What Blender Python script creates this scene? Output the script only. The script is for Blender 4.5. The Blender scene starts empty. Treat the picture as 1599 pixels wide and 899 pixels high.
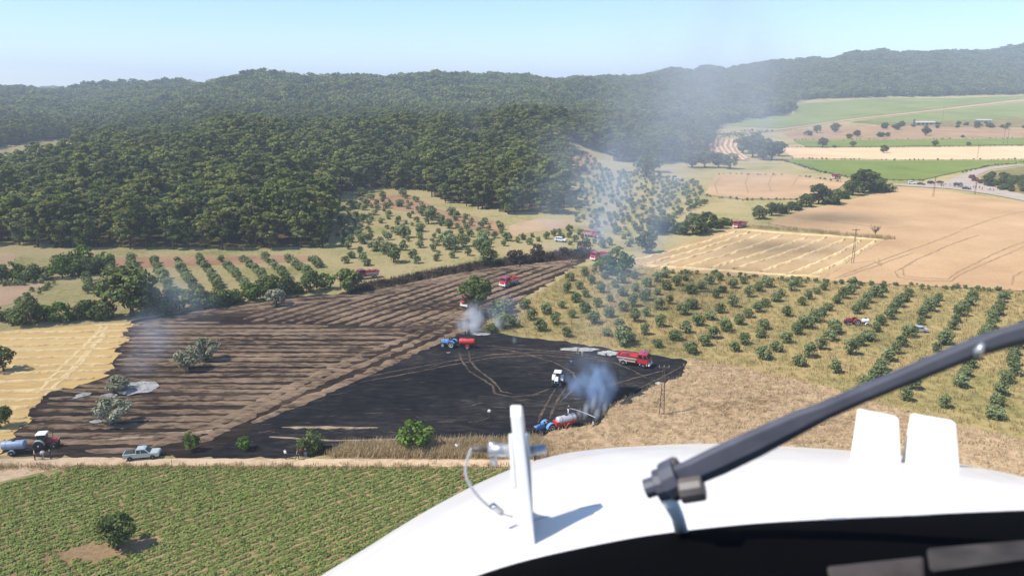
import bpy, bmesh, math, random
import numpy as np
from mathutils import Vector, Matrix
from mathutils.geometry import delaunay_2d_cdt

random.seed(7)
rng = np.random.default_rng(7)
R = math.radians
scene = bpy.context.scene
COL = scene.collection

# ------------------------------------------------------------------ camera
CAMH, PITCH, F = 55.0, R(14.4), 1208.0          # metres, radians, focal length in photo pixels
CX, CY = 799.5, 449.5
CP, SP = math.cos(PITCH), math.sin(PITCH)
cd = bpy.data.cameras.new('camera')
cam = bpy.data.objects.new('camera', cd); COL.objects.link(cam)
cam.location = (0, 0, CAMH)
cam.rotation_euler = (math.pi / 2 - PITCH, 0, 0)
cd.sensor_width = 36.0
cd.lens = F / 1599 * 36.0
cd.clip_start, cd.clip_end = 0.05, 30000
cd.dof.use_dof = True
cd.dof.focus_distance = 170
cd.dof.aperture_fstop = 5.5
scene.camera = cam
# ------------------------------------------------------------------ sky and sun
SUN_AZ, SUN_EL = math.atan2(-0.93, -0.34), R(54)
w = bpy.data.worlds.new('World'); scene.world = w; w.use_nodes = True
nt = w.node_tree; nt.nodes.clear()
sky = nt.nodes.new('ShaderNodeTexSky'); sky.sky_type = 'NISHITA'; sky.sun_disc = False
sky.sun_elevation = SUN_EL; sky.sun_rotation = SUN_AZ
sky.altitude = 100; sky.air_density = 1.0; sky.dust_density = 0.1; sky.ozone_density = 7.0
bg = nt.nodes.new('ShaderNodeBackground'); bg.inputs[1].default_value = 0.12
wo = nt.nodes.new('ShaderNodeOutputWorld')
nt.links.new(sky.outputs[0], bg.inputs[0]); nt.links.new(bg.outputs[0], wo.inputs[0])
ld = bpy.data.lights.new('sun', 'SUN'); ld.energy = 4.2; ld.angle = R(0.5); ld.color = (1, 0.95, 0.87)
sun = bpy.data.objects.new('sun', ld); COL.objects.link(sun)
SUNV = Vector((math.sin(SUN_AZ) * math.cos(SUN_EL), math.cos(SUN_AZ) * math.cos(SUN_EL), math.sin(SUN_EL)))
sun.rotation_euler = SUNV.to_track_quat('Z', 'Y').to_euler()
sun.location = (0, 0, 200)
scene.view_settings.view_transform = 'Standard'
scene.view_settings.look = 'None'
scene.view_settings.exposure = 0.70
scene.view_settings.gamma = 1
cy = scene.cycles
cy.use_denoising = True
cy.max_bounces = 6; cy.diffuse_bounces = 2; cy.glossy_bounces = 2; cy.transmission_bounces = 3
cy.transparent_max_bounces = 6; cy.volume_bounces = 1
cy.volume_step_rate = 1.0; cy.volume_max_steps = 128
cy.sample_clamp_indirect = 8

# ------------------------------------------------------------------ terrain
def dep(row): return PITCH + math.atan((row - CY) / F)
def G(Y, row): return CAMH - Y * math.tan(dep(row))
TREE_H = 14.0
def T(Y, row): return G(Y, row) - TREE_H
TAB = {
 -400: [(230,0),(300,1),(420,T(420,285)),(560,1),(700,2),(1000,14),(1600,T(1600,140)),(2300,30)],
 0:    [(230,0),(275,0),(420,T(420,272)),(560,1),(700,2),(1000,14),(1650,T(1650,139)),(2300,30)],
 100:  [(230,0),(275,0),(430,T(430,246)),(560,4),(720,3),(1000,T(1000,185)),(1650,T(1650,137)),(2300,30)],
 200:  [(275,0),(480,T(480,222)),(640,6),(900,T(900,188)),(1100,T(1100,163)),(1300,T(1300,158)),(1700,T(1700,131)),(2300,30)],
 330:  [(275,0),(510,T(510,207)),(680,8),(1150,T(1150,148)),(1350,T(1350,136)),(1700,T(1700,130)),(2300,40)],
 395:  [(275,0),(525,T(525,201)),(690,8),(1100,T(1100,150)),(1350,T(1350,119)),(1800,60)],
 445:  [(275,0),(530,T(530,199)),(700,8),(1000,T(1000,163)),(1350,T(1350,106)),(1800,60)],
 490:  [(285,0),(400,1.5),(540,T(540,197)),(720,8),(1000,T(1000,165)),(1380,T(1380,120)),(1800,60)],
 620:  [(400,1.5),(560,T(560,195)),(760,10),(1050,T(1050,160)),(1450,T(1450,121)),(1900,60)],
 700:  [(370,1),(600,T(600,190)),(780,12),(1050,T(1050,168)),(1500,T(1500,115)),(1900,60)],
 780:  [(330,.5),(450,4),(620,T(620,182)),(780,14),(1100,T(1100,165)),(1500,T(1500,116)),(1900,60)],
 815:  [(330,.3),(460,5),(630,T(630,180)),(780,14),(1100,T(1100,162)),(1520,T(1520,121)),(2000,60)],
 860:  [(330,0),(480,6),(640,T(640,180)),(800,16),(1100,T(1100,162)),(1550,T(1550,123)),(2000,60)],
 960:  [(330,0),(560,4),(720,T(720,193)),(860,14),(1100,T(1100,174)),(1900,T(1900,122)),(2600,70)],
 1060: [(400,0),(560,1),(760,T(760,207)),(900,8),(1150,T(1150,186)),(2100,T(2100,111)),(3000,90)],
 1150: [(800,0),(1000,2),(1200,G(1200,190)),(1380,T(1380,165)),(2300,T(2300,103)),(3200,100)],
 1250: [(900,0),(1150,G(1150,194)),(1600,G(1600,158)),(2400,T(2400,93)),(3200,110)],
 1340: [(900,0),(1150,G(1150,192)),(1700,G(1700,153)),(2500,T(2500,80)),(3300,110)],
 1450: [(900,0),(1150,G(1150,191)),(1750,G(1750,151)),(2600,T(2600,78)),(3400,130)],
 1599: [(900,0),(1150,G(1150,188)),(1800,G(1800,147)),(2400,T(2400,104)),(3000,T(3000,66)),(3800,150)],
 2000: [(900,0),(1150,8),(1800,40),(2400,90),(3000,200),(3800,150)],
}
_yg = np.arange(0, 6000, 10.0)
_pg = np.arange(-400, 2001, 20.0)
_cols = sorted(TAB)
_tc = []
for c in _cols:
    p = [(0, 0), (228, 0)] + [q for q in TAB[c] if q[0] > 230] + [(6000, 60)]
    _tc.append(np.interp(_yg, [q[0] for q in p], [q[1] for q in p]))
_tc = np.array(_tc)
_H = np.array([[np.interp(p, _cols, _tc[:, j]) for j in range(len(_yg))] for p in _pg])
def _smooth(a, k, ax):
    ker = np.ones(k) / k
    pad = [(0, 0), (0, 0)]; pad[ax] = (k // 2, k // 2)
    return np.apply_along_axis(lambda v: np.convolve(v, ker, 'valid'), ax, np.pad(a, pad, mode='edge'))
_Hs = _smooth(_smooth(_H, 5, 1), 3, 0)
_Hs[:, _yg <= 240] = 0.0
_ne = [(-400,275),(15,275),(25,264),(490,264),(503,320),(515,395),(560,412),(640,412),(690,374),(790,340),(884,344),(893,560),(1000,565),(1100,600),(1112,760),(1120,1150),(1180,1230),(1236,1330),(1244,1610),(1350,1700),(1500,1760),(1700,1800)]
def height(x, y):
    x = np.asarray(x, float); y = np.asarray(y, float)
    yy = np.clip(y, 1, 5980)
    p = np.clip(CX + 1247 * x / np.maximum(yy, 60), -399, 1999)
    fi = (p + 400) / 20; fj = yy / 10
    i = np.clip(fi.astype(int), 0, len(_pg) - 2); j = np.clip(fj.astype(int), 0, len(_yg) - 2)
    a = fi - i; b = fj - j
    h = _Hs[i, j] * (1 - a) * (1 - b) + _Hs[i + 1, j] * a * (1 - b) + _Hs[i, j + 1] * (1 - a) * b + _Hs[i + 1, j + 1] * a * b
    k = np.clip((y - 650) / 500, 0, 1) * np.clip((h - 6) / 20, 0, 1)
    k = k * np.clip((y - np.interp(p, [q[0] for q in _ne], [q[1] for q in _ne]) - 10) / 160, 0, 1)
    n = 2.2 * np.sin(x / 61 + y / 83) + 1.8 * np.sin(x / 37 - y / 52 + 1.3) + 1.2 * np.sin(x / 23 + 0.7)
    k2 = np.clip((y - 290) / 120, 0, 1) * np.clip((h - 3) / 8, 0, 1) * np.clip((760 - y) / 100, 0, 1)
    n2 = 2.0 * np.sin(x / 19 + y / 47) + 1.6 * np.sin(x / 31 - y / 23 + 2.1) + 1.0 * np.sin(x / 11 + y / 29)
    n = n * 1.6 + 4.5 * np.sin(x / 33 + .6 * np.sin(y / 70)) * np.sin(y / 95 + x / 140) + 2.5 * np.sin(x / 17 - y / 61)
    return h + k * n + k2 * n2 * 1.5
def hz(x, y): return float(height(np.array([x]), np.array([y]))[0])
def P(px, py):
    """the point of the ground that stands at this place of the photograph"""
    d = Vector((0, CP, -SP)) + Vector((1, 0, 0)) * ((px - CX) / F) - Vector((0, SP, CP)) * ((py - CY) / F)
    s = np.concatenate([np.arange(40, 700, 1.0), np.arange(700, 5000, 4.0)])
    zz = CAMH + d.z * s - height(d.x * s, d.y * s)
    k = np.argmax(zz < 0)
    if zz[k] >= 0: k = len(s) - 1
    s0, s1 = s[max(k - 1, 0)], s[k]
    z0, z1 = zz[max(k - 1, 0)], zz[k]
    t = s0 + (s1 - s0) * (z0 / (z0 - z1) if z0 != z1 else 0)
    x, y = d.x * t, d.y * t
    return Vector((x, y, hz(x, y)))
def PX(x, y, z):
    x = np.asarray(x, float); y = np.asarray(y, float); z = np.asarray(z, float)
    dz = CAMH - z
    dpt = np.maximum(y * CP + dz * SP, 0.1)
    return CX + F * x / dpt, CY + F * (dz * CP - y * SP) / dpt
def pline(pts): return [P(*q) for q in pts]
def xy(pts): return [(p.x, p.y) for p in pline(pts)]
def inside(poly, x, y):
    x = np.asarray(x, float); y = np.asarray(y, float)
    r = np.zeros(x.shape, bool); n = len(poly)
    for i in range(n):
        x0, y0 = poly[i]; x1, y1 = poly[(i + 1) % n]
        c = ((y0 > y) != (y1 > y))
        with np.errstate(divide='ignore', invalid='ignore'):
            xi = (x1 - x0) * (y - y0) / (y1 - y0 if y1 != y0 else 1e-9) + x0
        r ^= c & (x < xi)
    return r
def in_one(poly, x, y): return bool(inside(poly, np.array([x]), np.array([y]))[0])

# ------------------------------------------------------------------ materials
MATS = {}
def lin(c):
    return tuple(((v / 255) / 12.92 if v / 255 <= 0.04045 else ((v / 255 + 0.055) / 1.055) ** 2.4) for v in c[:3]) + (1,)
def new_mat(name):
    m = bpy.data.materials.new(name); m.use_nodes = True
    t = m.node_tree; t.nodes.clear()
    o = t.nodes.new('ShaderNodeOutputMaterial')
    MATS[name] = m
    return m, t, o
def N(t, kind, **kw):
    n = t.nodes.new(kind)
    for k, v in kw.items(): setattr(n, k, v)
    return n
def plain(name, col, rough=0.5, metal=0.0, coat=0.0, var=0.12, vscale=8, spec=0.5):
    """paint, rubber, cloth: a colour with a little wear"""
    m, t, o = new_mat(name)
    b = N(t, 'ShaderNodeBsdfPrincipled')
    b.inputs['Roughness'].default_value = rough; b.inputs['Metallic'].default_value = metal
    b.inputs['Coat Weight'].default_value = coat; b.inputs['Specular IOR Level'].default_value = spec
    tc = N(t, 'ShaderNodeTexCoord'); nz = N(t, 'ShaderNodeTexNoise')
    nz.inputs['Scale'].default_value = vscale; nz.inputs['Detail'].default_value = 4
    t.links.new(tc.outputs['Object'], nz.inputs['Vector'])
    mr = N(t, 'ShaderNodeMapRange'); mr.inputs['From Min'].default_value = 0.3; mr.inputs['From Max'].default_value = 0.7
    mr.inputs['To Min'].default_value = 1 - var; mr.inputs['To Max'].default_value = 1 + var * 0.3
    t.links.new(nz.outputs[0], mr.inputs[0])
    mx = N(t, 'ShaderNodeMix', data_type='RGBA', blend_type='MULTIPLY'); mx.inputs[0].default_value = 1
    mx.inputs[6].default_value = tuple(col[:3]) + (1,)
    cb = N(t, 'ShaderNodeCombineColor')
    for k in range(3): t.links.new(mr.outputs[0], cb.inputs[k])
    t.links.new(cb.outputs[0], mx.inputs[7]); t.links.new(mx.outputs[2], b.inputs['Base Color'])
    t.links.new(b.outputs[0], o.inputs[0])
    return m
def ground_mat(name, cols, scale=0.05, fine=1.2, stretch=(1, 1), rot=0.0, bump=0.25, fmix=0.5, rough=1.0):
    """soil or crop: large patches + fine grain, world sized"""
    m, t, o = new_mat(name)
    g = N(t, 'ShaderNodeNewGeometry')
    mp = N(t, 'ShaderNodeMapping'); mp.inputs['Rotation'].default_value = (0, 0, rot)
    mp.inputs['Scale'].default_value = (stretch[0], stretch[1], 1)
    t.links.new(g.outputs['Position'], mp.inputs[0])
    n1 = N(t, 'ShaderNodeTexNoise'); n1.inputs['Scale'].default_value = scale; n1.inputs['Detail'].default_value = 5
    n1.inputs['Roughness'].default_value = 0.6
    n2 = N(t, 'ShaderNodeTexNoise'); n2.inputs['Scale'].default_value = fine; n2.inputs['Detail'].default_value = 6
    n2.inputs['Roughness'].default_value = 0.7
    for n in (n1, n2): t.links.new(mp.outputs[0], n.inputs['Vector'])
    mx = N(t, 'ShaderNodeMix', data_type='FLOAT'); mx.inputs[0].default_value = fmix
    t.links.new(n1.outputs[0], mx.inputs[2]); t.links.new(n2.outputs[0], mx.inputs[3])
    rp = N(t, 'ShaderNodeValToRGB'); rp.color_ramp.interpolation = 'LINEAR'
    e = rp.color_ramp.elements
    cols = [tuple(v * .85 for v in c[:3]) for c in cols]
    ps = np.linspace(0.36, 0.64, len(cols))
    e[0].position = ps[0]; e[0].color = tuple(cols[0][:3]) + (1,)
    e[1].position = ps[-1]; e[1].color = tuple(cols[-1][:3]) + (1,)
    for k in range(1, len(cols) - 1):
        x = e.new(ps[k]); x.color = tuple(cols[k][:3]) + (1,)
    t.links.new(mx.outputs[0], rp.inputs[0])
    b = N(t, 'ShaderNodeBsdfDiffuse'); b.inputs['Roughness'].default_value = rough
    bp = N(t, 'ShaderNodeBump'); bp.inputs['Strength'].default_value = 0.9; bp.inputs['Distance'].default_value = bump
    t.links.new(n2.outputs[0], bp.inputs['Height']); t.links.new(bp.outputs[0], b.inputs['Normal'])
    t.links.new(rp.outputs[0], b.inputs[0]); t.links.new(b.outputs[0], o.inputs[0])
    return m
def leaf_mat(name, c0, c1, c2, trans=0.25, rnd=0.35):
    """foliage: a colour for each leaf (attribute tint) and each plant"""
    m, t, o = new_mat(name)
    a = N(t, 'ShaderNodeAttribute', attribute_name='tint')
    oi = N(t, 'ShaderNodeObjectInfo')
    mr = N(t, 'ShaderNodeMath', operation='MULTIPLY_ADD'); mr.inputs[1].default_value = rnd; mr.inputs[2].default_value = -rnd / 2
    t.links.new(oi.outputs['Random'], mr.inputs[0])
    ad = N(t, 'ShaderNodeMath', operation='ADD'); t.links.new(a.outputs['Fac'], ad.inputs[0]); t.links.new(mr.outputs[0], ad.inputs[1])
    rp = N(t, 'ShaderNodeValToRGB'); e = rp.color_ramp.elements
    e[0].color = tuple(c0) + (1,); e[1].color = tuple(c2) + (1,); x = e.new(0.5); x.color = tuple(c1) + (1,)
    t.links.new(ad.outputs[0], rp.inputs[0])
    d = N(t, 'ShaderNodeBsdfDiffuse'); tr = N(t, 'ShaderNodeBsdfTranslucent'); ms = N(t, 'ShaderNodeMixShader')
    ms.inputs[0].default_value = trans
    t.links.new(rp.outputs[0], d.inputs[0]); t.links.new(rp.outputs[0], tr.inputs[0])
    t.links.new(d.outputs[0], ms.inputs[1]); t.links.new(tr.outputs[0], ms.inputs[2]); t.links.new(ms.outputs[0], o.inputs[0])
    return m

ground_mat('dry_grass', [(.16,.16,.055), (.30,.265,.105), (.42,.32,.17), (.26,.245,.085)], .035, .7, fmix=.5)
ground_mat('orchard_grass', [(.15,.145,.05), (.27,.225,.088), (.38,.28,.125), (.29,.20,.085)], .05, .55, fmix=.5, bump=.4)
ground_mat('pale_soil', [(.36,.24,.14), (.46,.31,.19), (.50,.36,.22)], .05, .9)
ground_mat('stubble', [(.48,.31,.12), (.62,.42,.17), (.70,.49,.22)], .05, 1.0, stretch=(.25, 1))
ground_mat('burnt_stubble', [(.014,.012,.012), (.028,.021,.018), (.065,.045,.033), (.13,.088,.060)], .07, .7, stretch=(.22, 1), fmix=.55)
ground_mat('burnt_row', [(.020,.016,.014), (.085,.058,.040), (.22,.150,.096), (.30,.208,.135), (.36,.255,.17)], .10, .9, stretch=(.35, 1), fmix=.6, bump=.3)
ground_mat('soot', [(.009,.009,.010), (.014,.014,.016), (.022,.021,.023), (.040,.036,.034), (.075,.065,.055)], .06, .8, stretch=(.4, 1), fmix=.6)
ground_mat('track_straw', [(.035,.030,.026), (.10,.075,.055), (.21,.155,.105)], .2, 1.5, fmix=.6)
ground_mat('tan_straw', [(.16,.115,.08), (.40,.29,.19), (.50,.38,.26)], .2, 1.5, fmix=.6)
ground_mat('yellow_straw', [(.56,.39,.18), (.74,.55,.28), (.82,.64,.37)], .2, 1.2, fmix=.6)
ground_mat('ash', [(.16,.15,.14), (.36,.34,.32), (.58,.56,.53)], .25, 1.2, fmix=.6)
ground_mat('dirt_road', [(.48,.34,.21), (.64,.465,.30), (.72,.54,.36)], .12, 1.0)
ground_mat('lodged_wheat', [(.20,.13,.068), (.37,.255,.15), (.47,.335,.20), (.53,.385,.235)], .05, .8, stretch=(.6, 1), fmix=.6, bump=.6)
ground_mat('ripe_wheat', [(.37,.235,.125), (.46,.30,.165), (.54,.365,.21)], .03, 1.5, fmix=.45, bump=.25)
ground_mat('pale_wheat', [(.54,.37,.21), (.62,.43,.26), (.68,.48,.30)], .02, .6, fmix=.35, bump=.15)
ground_mat('wheel_line', [(.24,.15,.08), (.33,.215,.12), (.40,.27,.15)], .2, 1.2)
ground_mat('mown_stubble', [(.36,.24,.12), (.45,.305,.165), (.51,.36,.21)], .05, .6, fmix=.45)
ground_mat('plough', [(.25,.155,.085), (.34,.22,.13), (.40,.27,.16)], .03, .8)
ground_mat('crop_soil', [(.24,.16,.08), (.38,.25,.135), (.46,.31,.18)], .1, 1.5)
ground_mat('green_field', [(.12,.165,.035), (.165,.205,.05), (.20,.235,.07)], .03, .5, fmix=.4)
ground_mat('vine_field', [(.15,.185,.055), (.20,.225,.075), (.25,.265,.10)], .012, .25, fmix=.4)
ground_mat('forest_floor', [(.05,.045,.02), (.11,.085,.04), (.16,.12,.06)], .05, .6)
ground_mat('asphalt', [(.30,.245,.20), (.38,.315,.26), (.43,.36,.30)], .1, 1)
ground_mat('scrub', [(.10,.10,.035), (.20,.17,.07), (.30,.22,.11)], .06, .4)
ground_mat('red_soil', [(.24,.14,.075), (.36,.215,.125), (.42,.27,.165)], .05, .8)

leaf_mat('pine_leaf', (.060,.080,.022), (.170,.186,.050), (.29,.29,.085), .34, .6)
leaf_mat('far_pine_leaf', (.070,.100,.032), (.178,.208,.062), (.29,.30,.095), .32, .7)
leaf_mat('light_pine_leaf', (.085,.115,.030), (.20,.23,.062), (.31,.32,.10), .36, .4)
leaf_mat('dark_pine_leaf', (.042,.066,.026), (.115,.145,.052), (.21,.235,.085), .3, .5)
leaf_mat('dead_leaf', (.06,.04,.03), (.11,.08,.06), (.16,.12,.09), .1, .2)
leaf_mat('olive_leaf', (.080,.108,.040), (.168,.202,.082), (.31,.345,.17), .25, .35)
leaf_mat('grey_olive_leaf', (.09,.095,.06), (.25,.25,.165), (.40,.39,.28), .15, .3)
leaf_mat('bush_leaf', (.034,.052,.018), (.098,.125,.038), (.19,.21,.075), .22, .4)
leaf_mat('bright_leaf', (.045,.080,.016), (.115,.185,.034), (.21,.28,.07), .3, .25)
leaf_mat('scorched_leaf', (.018,.014,.012), (.055,.042,.032), (.11,.085,.06), .1, .3)
leaf_mat('crop_leaf', (.145,.185,.045), (.235,.28,.080), (.31,.345,.12), .35, .25)
leaf_mat('straw_blade', (.31,.22,.108), (.48,.36,.20), (.58,.45,.27), .2, .3)
leaf_mat('dry_blade', (.20,.16,.06), (.34,.265,.11), (.46,.35,.17), .2, .4)
leaf_mat('red_leaf', (.10,.04,.035), (.20,.085,.07), (.28,.14,.11), .2, .2)
plain('bark', (.085,.060,.042), .95)
plain('charred_bark', (.02,.017,.016), .95)
plain('white_paint', (.84,.80,.765), .34, coat=.3, var=.10, vscale=5)
plain('seam', (.52,.49,.47), .7)
plain('cream_fin', (.80,.76,.66), .45, var=.04)
plain('shaded_black_trim', (.0018,.0018,.002), .8, spec=.03)  # black trim, darkened further: the unbuilt cabin roof's shade put into the colour
plain('dark_vinyl', (.060,.050,.046), .7, var=.5, vscale=20, spec=.15)
plain('wiper_grey', (.062,.064,.085), .55, var=.3, vscale=25)
plain('fitting_brown', (.11,.09,.085), .5, var=.4, vscale=40)
plain('steel', (.48,.49,.51), .35, metal=.7)
plain('cable', (.55,.55,.56), .5)
plain('fire_red', (.43,.022,.026), .45, coat=.2, var=.25)
plain('tank_red', (.48,.030,.026), .5, var=.25)
plain('dull_red', (.28,.03,.035), .55, var=.3)
plain('white_metal', (.72,.72,.71), .5)
plain('blue_paint', (.10,.28,.56), .4)
plain('dark_blue_paint', (.05,.14,.36), .45)
plain('tank_blue', (.20,.27,.38), .5, var=.3)
plain('green_grey_paint', (.36,.40,.37), .35, coat=.3)
plain('silver_paint', (.55,.57,.58), .3, metal=.3, coat=.3)
plain('dark_paint', (.035,.045,.05), .35, coat=.4)
plain('glass', (.012,.016,.02), .12)
plain('rubber', (.018,.018,.018), .9)
plain('rim_white', (.62,.61,.58), .5)
plain('chassis', (.025,.025,.026), .7)
plain('lamp_amber', (.75,.35,.05), .3)
plain('lamp_clear', (.8,.8,.78), .2)
plain('lamp_blue', (.05,.10,.6), .3)
plain('skin', (.36,.21,.14), .6)
plain('hair', (.02,.016,.013), .8)
plain('cloth_white', (.74,.74,.74), .9)
plain('cloth_dark', (.025,.028,.04), .9)
plain('cloth_beige', (.50,.38,.22), .9)
plain('cloth_blue', (.08,.13,.26), .9)
plain('cloth_red', (.34,.05,.04), .9)
plain('cloth_grey', (.22,.22,.23), .9)
plain('pole_rust', (.11,.072,.055), .85, var=.4)
plain('insulator', (.35,.33,.30), .4)
plain('shed_roof', (.44,.39,.34), .8)
plain('shed_wall', (.52,.46,.38), .9)
plain('water_spray', (.82,.85,.88), .4)

# ------------------------------------------------------------------ mesh helpers
def tag(o, label=None, cat=None, group=None, kind=None):
    if label: o['label'] = label
    if cat: o['category'] = cat
    if group: o['group'] = group
    if kind: o['kind'] = kind
    return o
def empty(name, loc=(0, 0, 0), rz=0.0):
    o = bpy.data.objects.new(name, None); COL.objects.link(o)
    o.location = loc; o.rotation_euler = (0, 0, rz); o.empty_display_size = 0.3
    return o
def mk(name, me, parent=None, link=True):
    o = bpy.data.objects.new(name, me)
    if link: COL.objects.link(o)
    if parent: o.parent = parent
    return o
def np_mesh(name, V, Fq, mat, tint=None, smooth=False):
    """V (n,3), Fq (m,k) with k = 3 or 4"""
    V = np.asarray(V, np.float32); Fq = np.asarray(Fq, np.int32)
    k = Fq.shape[1]
    me = bpy.data.meshes.new(name)
    me.vertices.add(len(V)); me.vertices.foreach_set('co', V.ravel())
    me.loops.add(Fq.size); me.loops.foreach_set('vertex_index', Fq.ravel())
    me.polygons.add(len(Fq)); me.polygons.foreach_set('loop_start', np.arange(0, Fq.size, k, dtype=np.int32))
    me.polygons.foreach_set('loop_total', np.full(len(Fq), k, np.int32))
    if smooth: me.polygons.foreach_set('use_smooth', np.ones(len(Fq), bool))
    if tint is not None:
        a = me.attributes.new('tint', 'FLOAT', 'FACE'); a.data.foreach_set('value', np.asarray(tint, np.float32))
    mats = mat if isinstance(mat, (list, tuple)) else [mat]
    for q in mats: me.materials.append(MATS[q])
    me.update(calc_edges=True); me.validate()
    return me
class MB:
    """collects shapes for one mesh"""
    def __init__(s): s.v = []; s.f = []; s.m = []; s.M = Matrix.Identity(4)
    def add(s, vs, fs, m=0):
        b = len(s.v)
        s.v += [tuple(s.M @ Vector(q)) for q in vs]
        s.f += [tuple(b + i for i in q) for q in fs]; s.m += [m] * len(fs)
        return s
    def box(s, x0, x1, y0, y1, z0, z1, m=0):
        return s.add([(x0,y0,z0),(x1,y0,z0),(x1,y1,z0),(x0,y1,z0),(x0,y0,z1),(x1,y0,z1),(x1,y1,z1),(x0,y1,z1)],
                     [(3,2,1,0),(4,5,6,7),(0,1,5,4),(1,2,6,5),(2,3,7,6),(3,0,4,7)], m)
    def prism(s, prof, y0, y1, m=0, inset=None):
        """side profile (x, z) drawn anticlockwise; inset: list of y shrink per point"""
        n = len(prof); ins = inset or [0] * n
        vs = [(p[0], y0 + ins[i], p[1]) for i, p in enumerate(prof)] + [(p[0], y1 - ins[i], p[1]) for i, p in enumerate(prof)]
        fs = [tuple(range(n)), tuple(range(2 * n - 1, n - 1, -1))]
        fs += [(i, n + i, n + (i + 1) % n, (i + 1) % n) for i in range(n)]
        return s.add(vs, fs, m)
    def rings(s, rs, m=0, caps=True):
        n = len(rs[0]); vs = [p for r in rs for p in r]; fs = []
        for k in range(len(rs) - 1):
            for i in range(n):
                fs.append((k*n+i, k*n+(i+1) % n, (k+1)*n+(i+1) % n, (k+1)*n+i))
        if caps: fs += [tuple(range(n - 1, -1, -1)), tuple((len(rs) - 1) * n + i for i in range(n))]
        return s.add(vs, fs, m)
    def tube(s, path, rad, n=8, m=0, caps=True):
        path = [Vector(p) for p in path]
        if not hasattr(rad, '__len__'): rad = [rad] * len(path)
        rs = []; ref = None
        for i, p in enumerate(path):
            d = (path[min(i + 1, len(path) - 1)] - path[max(i - 1, 0)]).normalized()
            if ref is None: ref = Vector((0, 0, 1)) if abs(d.z) < .9 else Vector((1, 0, 0))
            a = d.cross(ref).normalized(); b = a.cross(d).normalized(); ref = b
            rs.append([p + (a * math.cos(2*math.pi*k/n) + b * math.sin(2*math.pi*k/n)) * rad[i] for k in range(n)])
        return s.rings(rs, m, caps)
    def lathe_y(s, c, prof, n=16, m=0):
        """prof (r, y) turned round an axis parallel to y through c"""
        rs = [[(c[0] + r * math.cos(2*math.pi*k/n), c[1] + y, c[2] + r * math.sin(2*math.pi*k/n)) for k in range(n)] for r, y in prof]
        return s.rings(rs, m)
    def lathe_x(s, c, prof, n=16, m=0):
        rs = [[(c[0] + x, c[1] + r * math.cos(2*math.pi*k/n), c[2] + r * math.sin(2*math.pi*k/n)) for k in range(n)] for r, x in prof]
        return s.rings(rs, m)
    def mesh(s, name, mats, smooth=False, bevel=0.0):
        me = bpy.data.meshes.new(name); me.from_pydata(s.v, [], s.f)
        for q in (mats if isinstance(mats, (list, tuple)) else [mats]): me.materials.append(MATS[q])
        me.polygons.foreach_set('material_index', s.m)
        bm = bmesh.new(); bm.from_mesh(me)
        bmesh.ops.recalc_face_normals(bm, faces=bm.faces)
        if bevel:
            es = [e for e in bm.edges if len(e.link_faces) == 2 and e.calc_face_angle(0) > 0.6]
            bmesh.ops.bevel(bm, geom=es, offset=bevel, segments=2, affect='EDGES', profile=.5, clamp_overlap=True)
        bm.to_mesh(me); bm.free()
        if smooth: me.polygons.foreach_set('use_smooth', [True] * len(me.polygons))
        me.update(); return me
    def build(s, name, mats, parent=None, smooth=False, bevel=0.0):
        return mk(name, s.mesh(name, mats, smooth, bevel), parent)
def copy_tree(o, parent=None):
    c = o.copy(); COL.objects.link(c); c.parent = parent
    for ch in o.children: copy_tree(ch, c)
    return c


_ONE = 'first second third fourth fifth sixth seventh eighth ninth tenth eleventh twelfth thirteenth fourteenth fifteenth sixteenth seventeenth eighteenth nineteenth'.split()
def nth(k):
    """1 -> first"""
    if k < 20: return _ONE[k - 1]
    t, u = divmod(k, 10); w_ = ['', '', 'twenty', 'thirty', 'forty'][t]
    return w_ + '-' + _ONE[u - 1] if u else {'twenty': 'twentieth', 'thirty': 'thirtieth', 'forty': 'fortieth'}[w_]
# ------------------------------------------------------------------ ground
yy = np.concatenate([np.arange(-260, 230, 20.0), np.arange(230, 700, 7.0), np.arange(700, 1400, 14.0), np.arange(1400, 3400, 26.0), np.geomspace(3400, 9000, 18)])
uu = np.linspace(-1, 1, 261)
XX = uu[None, :] * (np.maximum(yy, 260) * 0.95 + 60)[:, None]
YY = np.repeat(yy[:, None], len(uu), 1)
ZZ = height(XX, YY)
V = np.stack([XX, YY, ZZ], -1).reshape(-1, 3)
nu = len(uu); idx = np.arange((len(yy) - 1) * nu).reshape(-1, nu)[:, :-1].ravel()
Fq = np.stack([idx, idx + 1, idx + nu + 1, idx + nu], 1)
# forest zones -----------------------------------------------------------------
CLEAR = [xy([(692,232),(735,206),(757,208),(752,240),(700,238)]), xy([(868,250),(885,236),(925,240),(944,264),(900,268)])]
def forest(x, y):
    p = CX + 1247 * x / np.maximum(y, 60)
    m = y > np.interp(p, [q[0] for q in _ne], [q[1] for q in _ne])
    m &= ~((p < 112) & (y > 500) & (y < 735 + p))
    m &= ~((p > 893) & (p < 960) & (y < 600))
    for c in CLEAR: m &= ~inside(c, x, y)
    return m
ctr = V[Fq].mean(1)
fm = forest(ctr[:, 0], ctr[:, 1] - 9) & forest(ctr[:, 0], ctr[:, 1])
gme = np_mesh('ground', V, Fq, ['dry_grass', 'forest_floor'], smooth=True)
gme.polygons.foreach_set('material_index', fm.astype(np.int32))
ground = mk('ground', gme); tag(ground, kind='structure')

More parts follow.
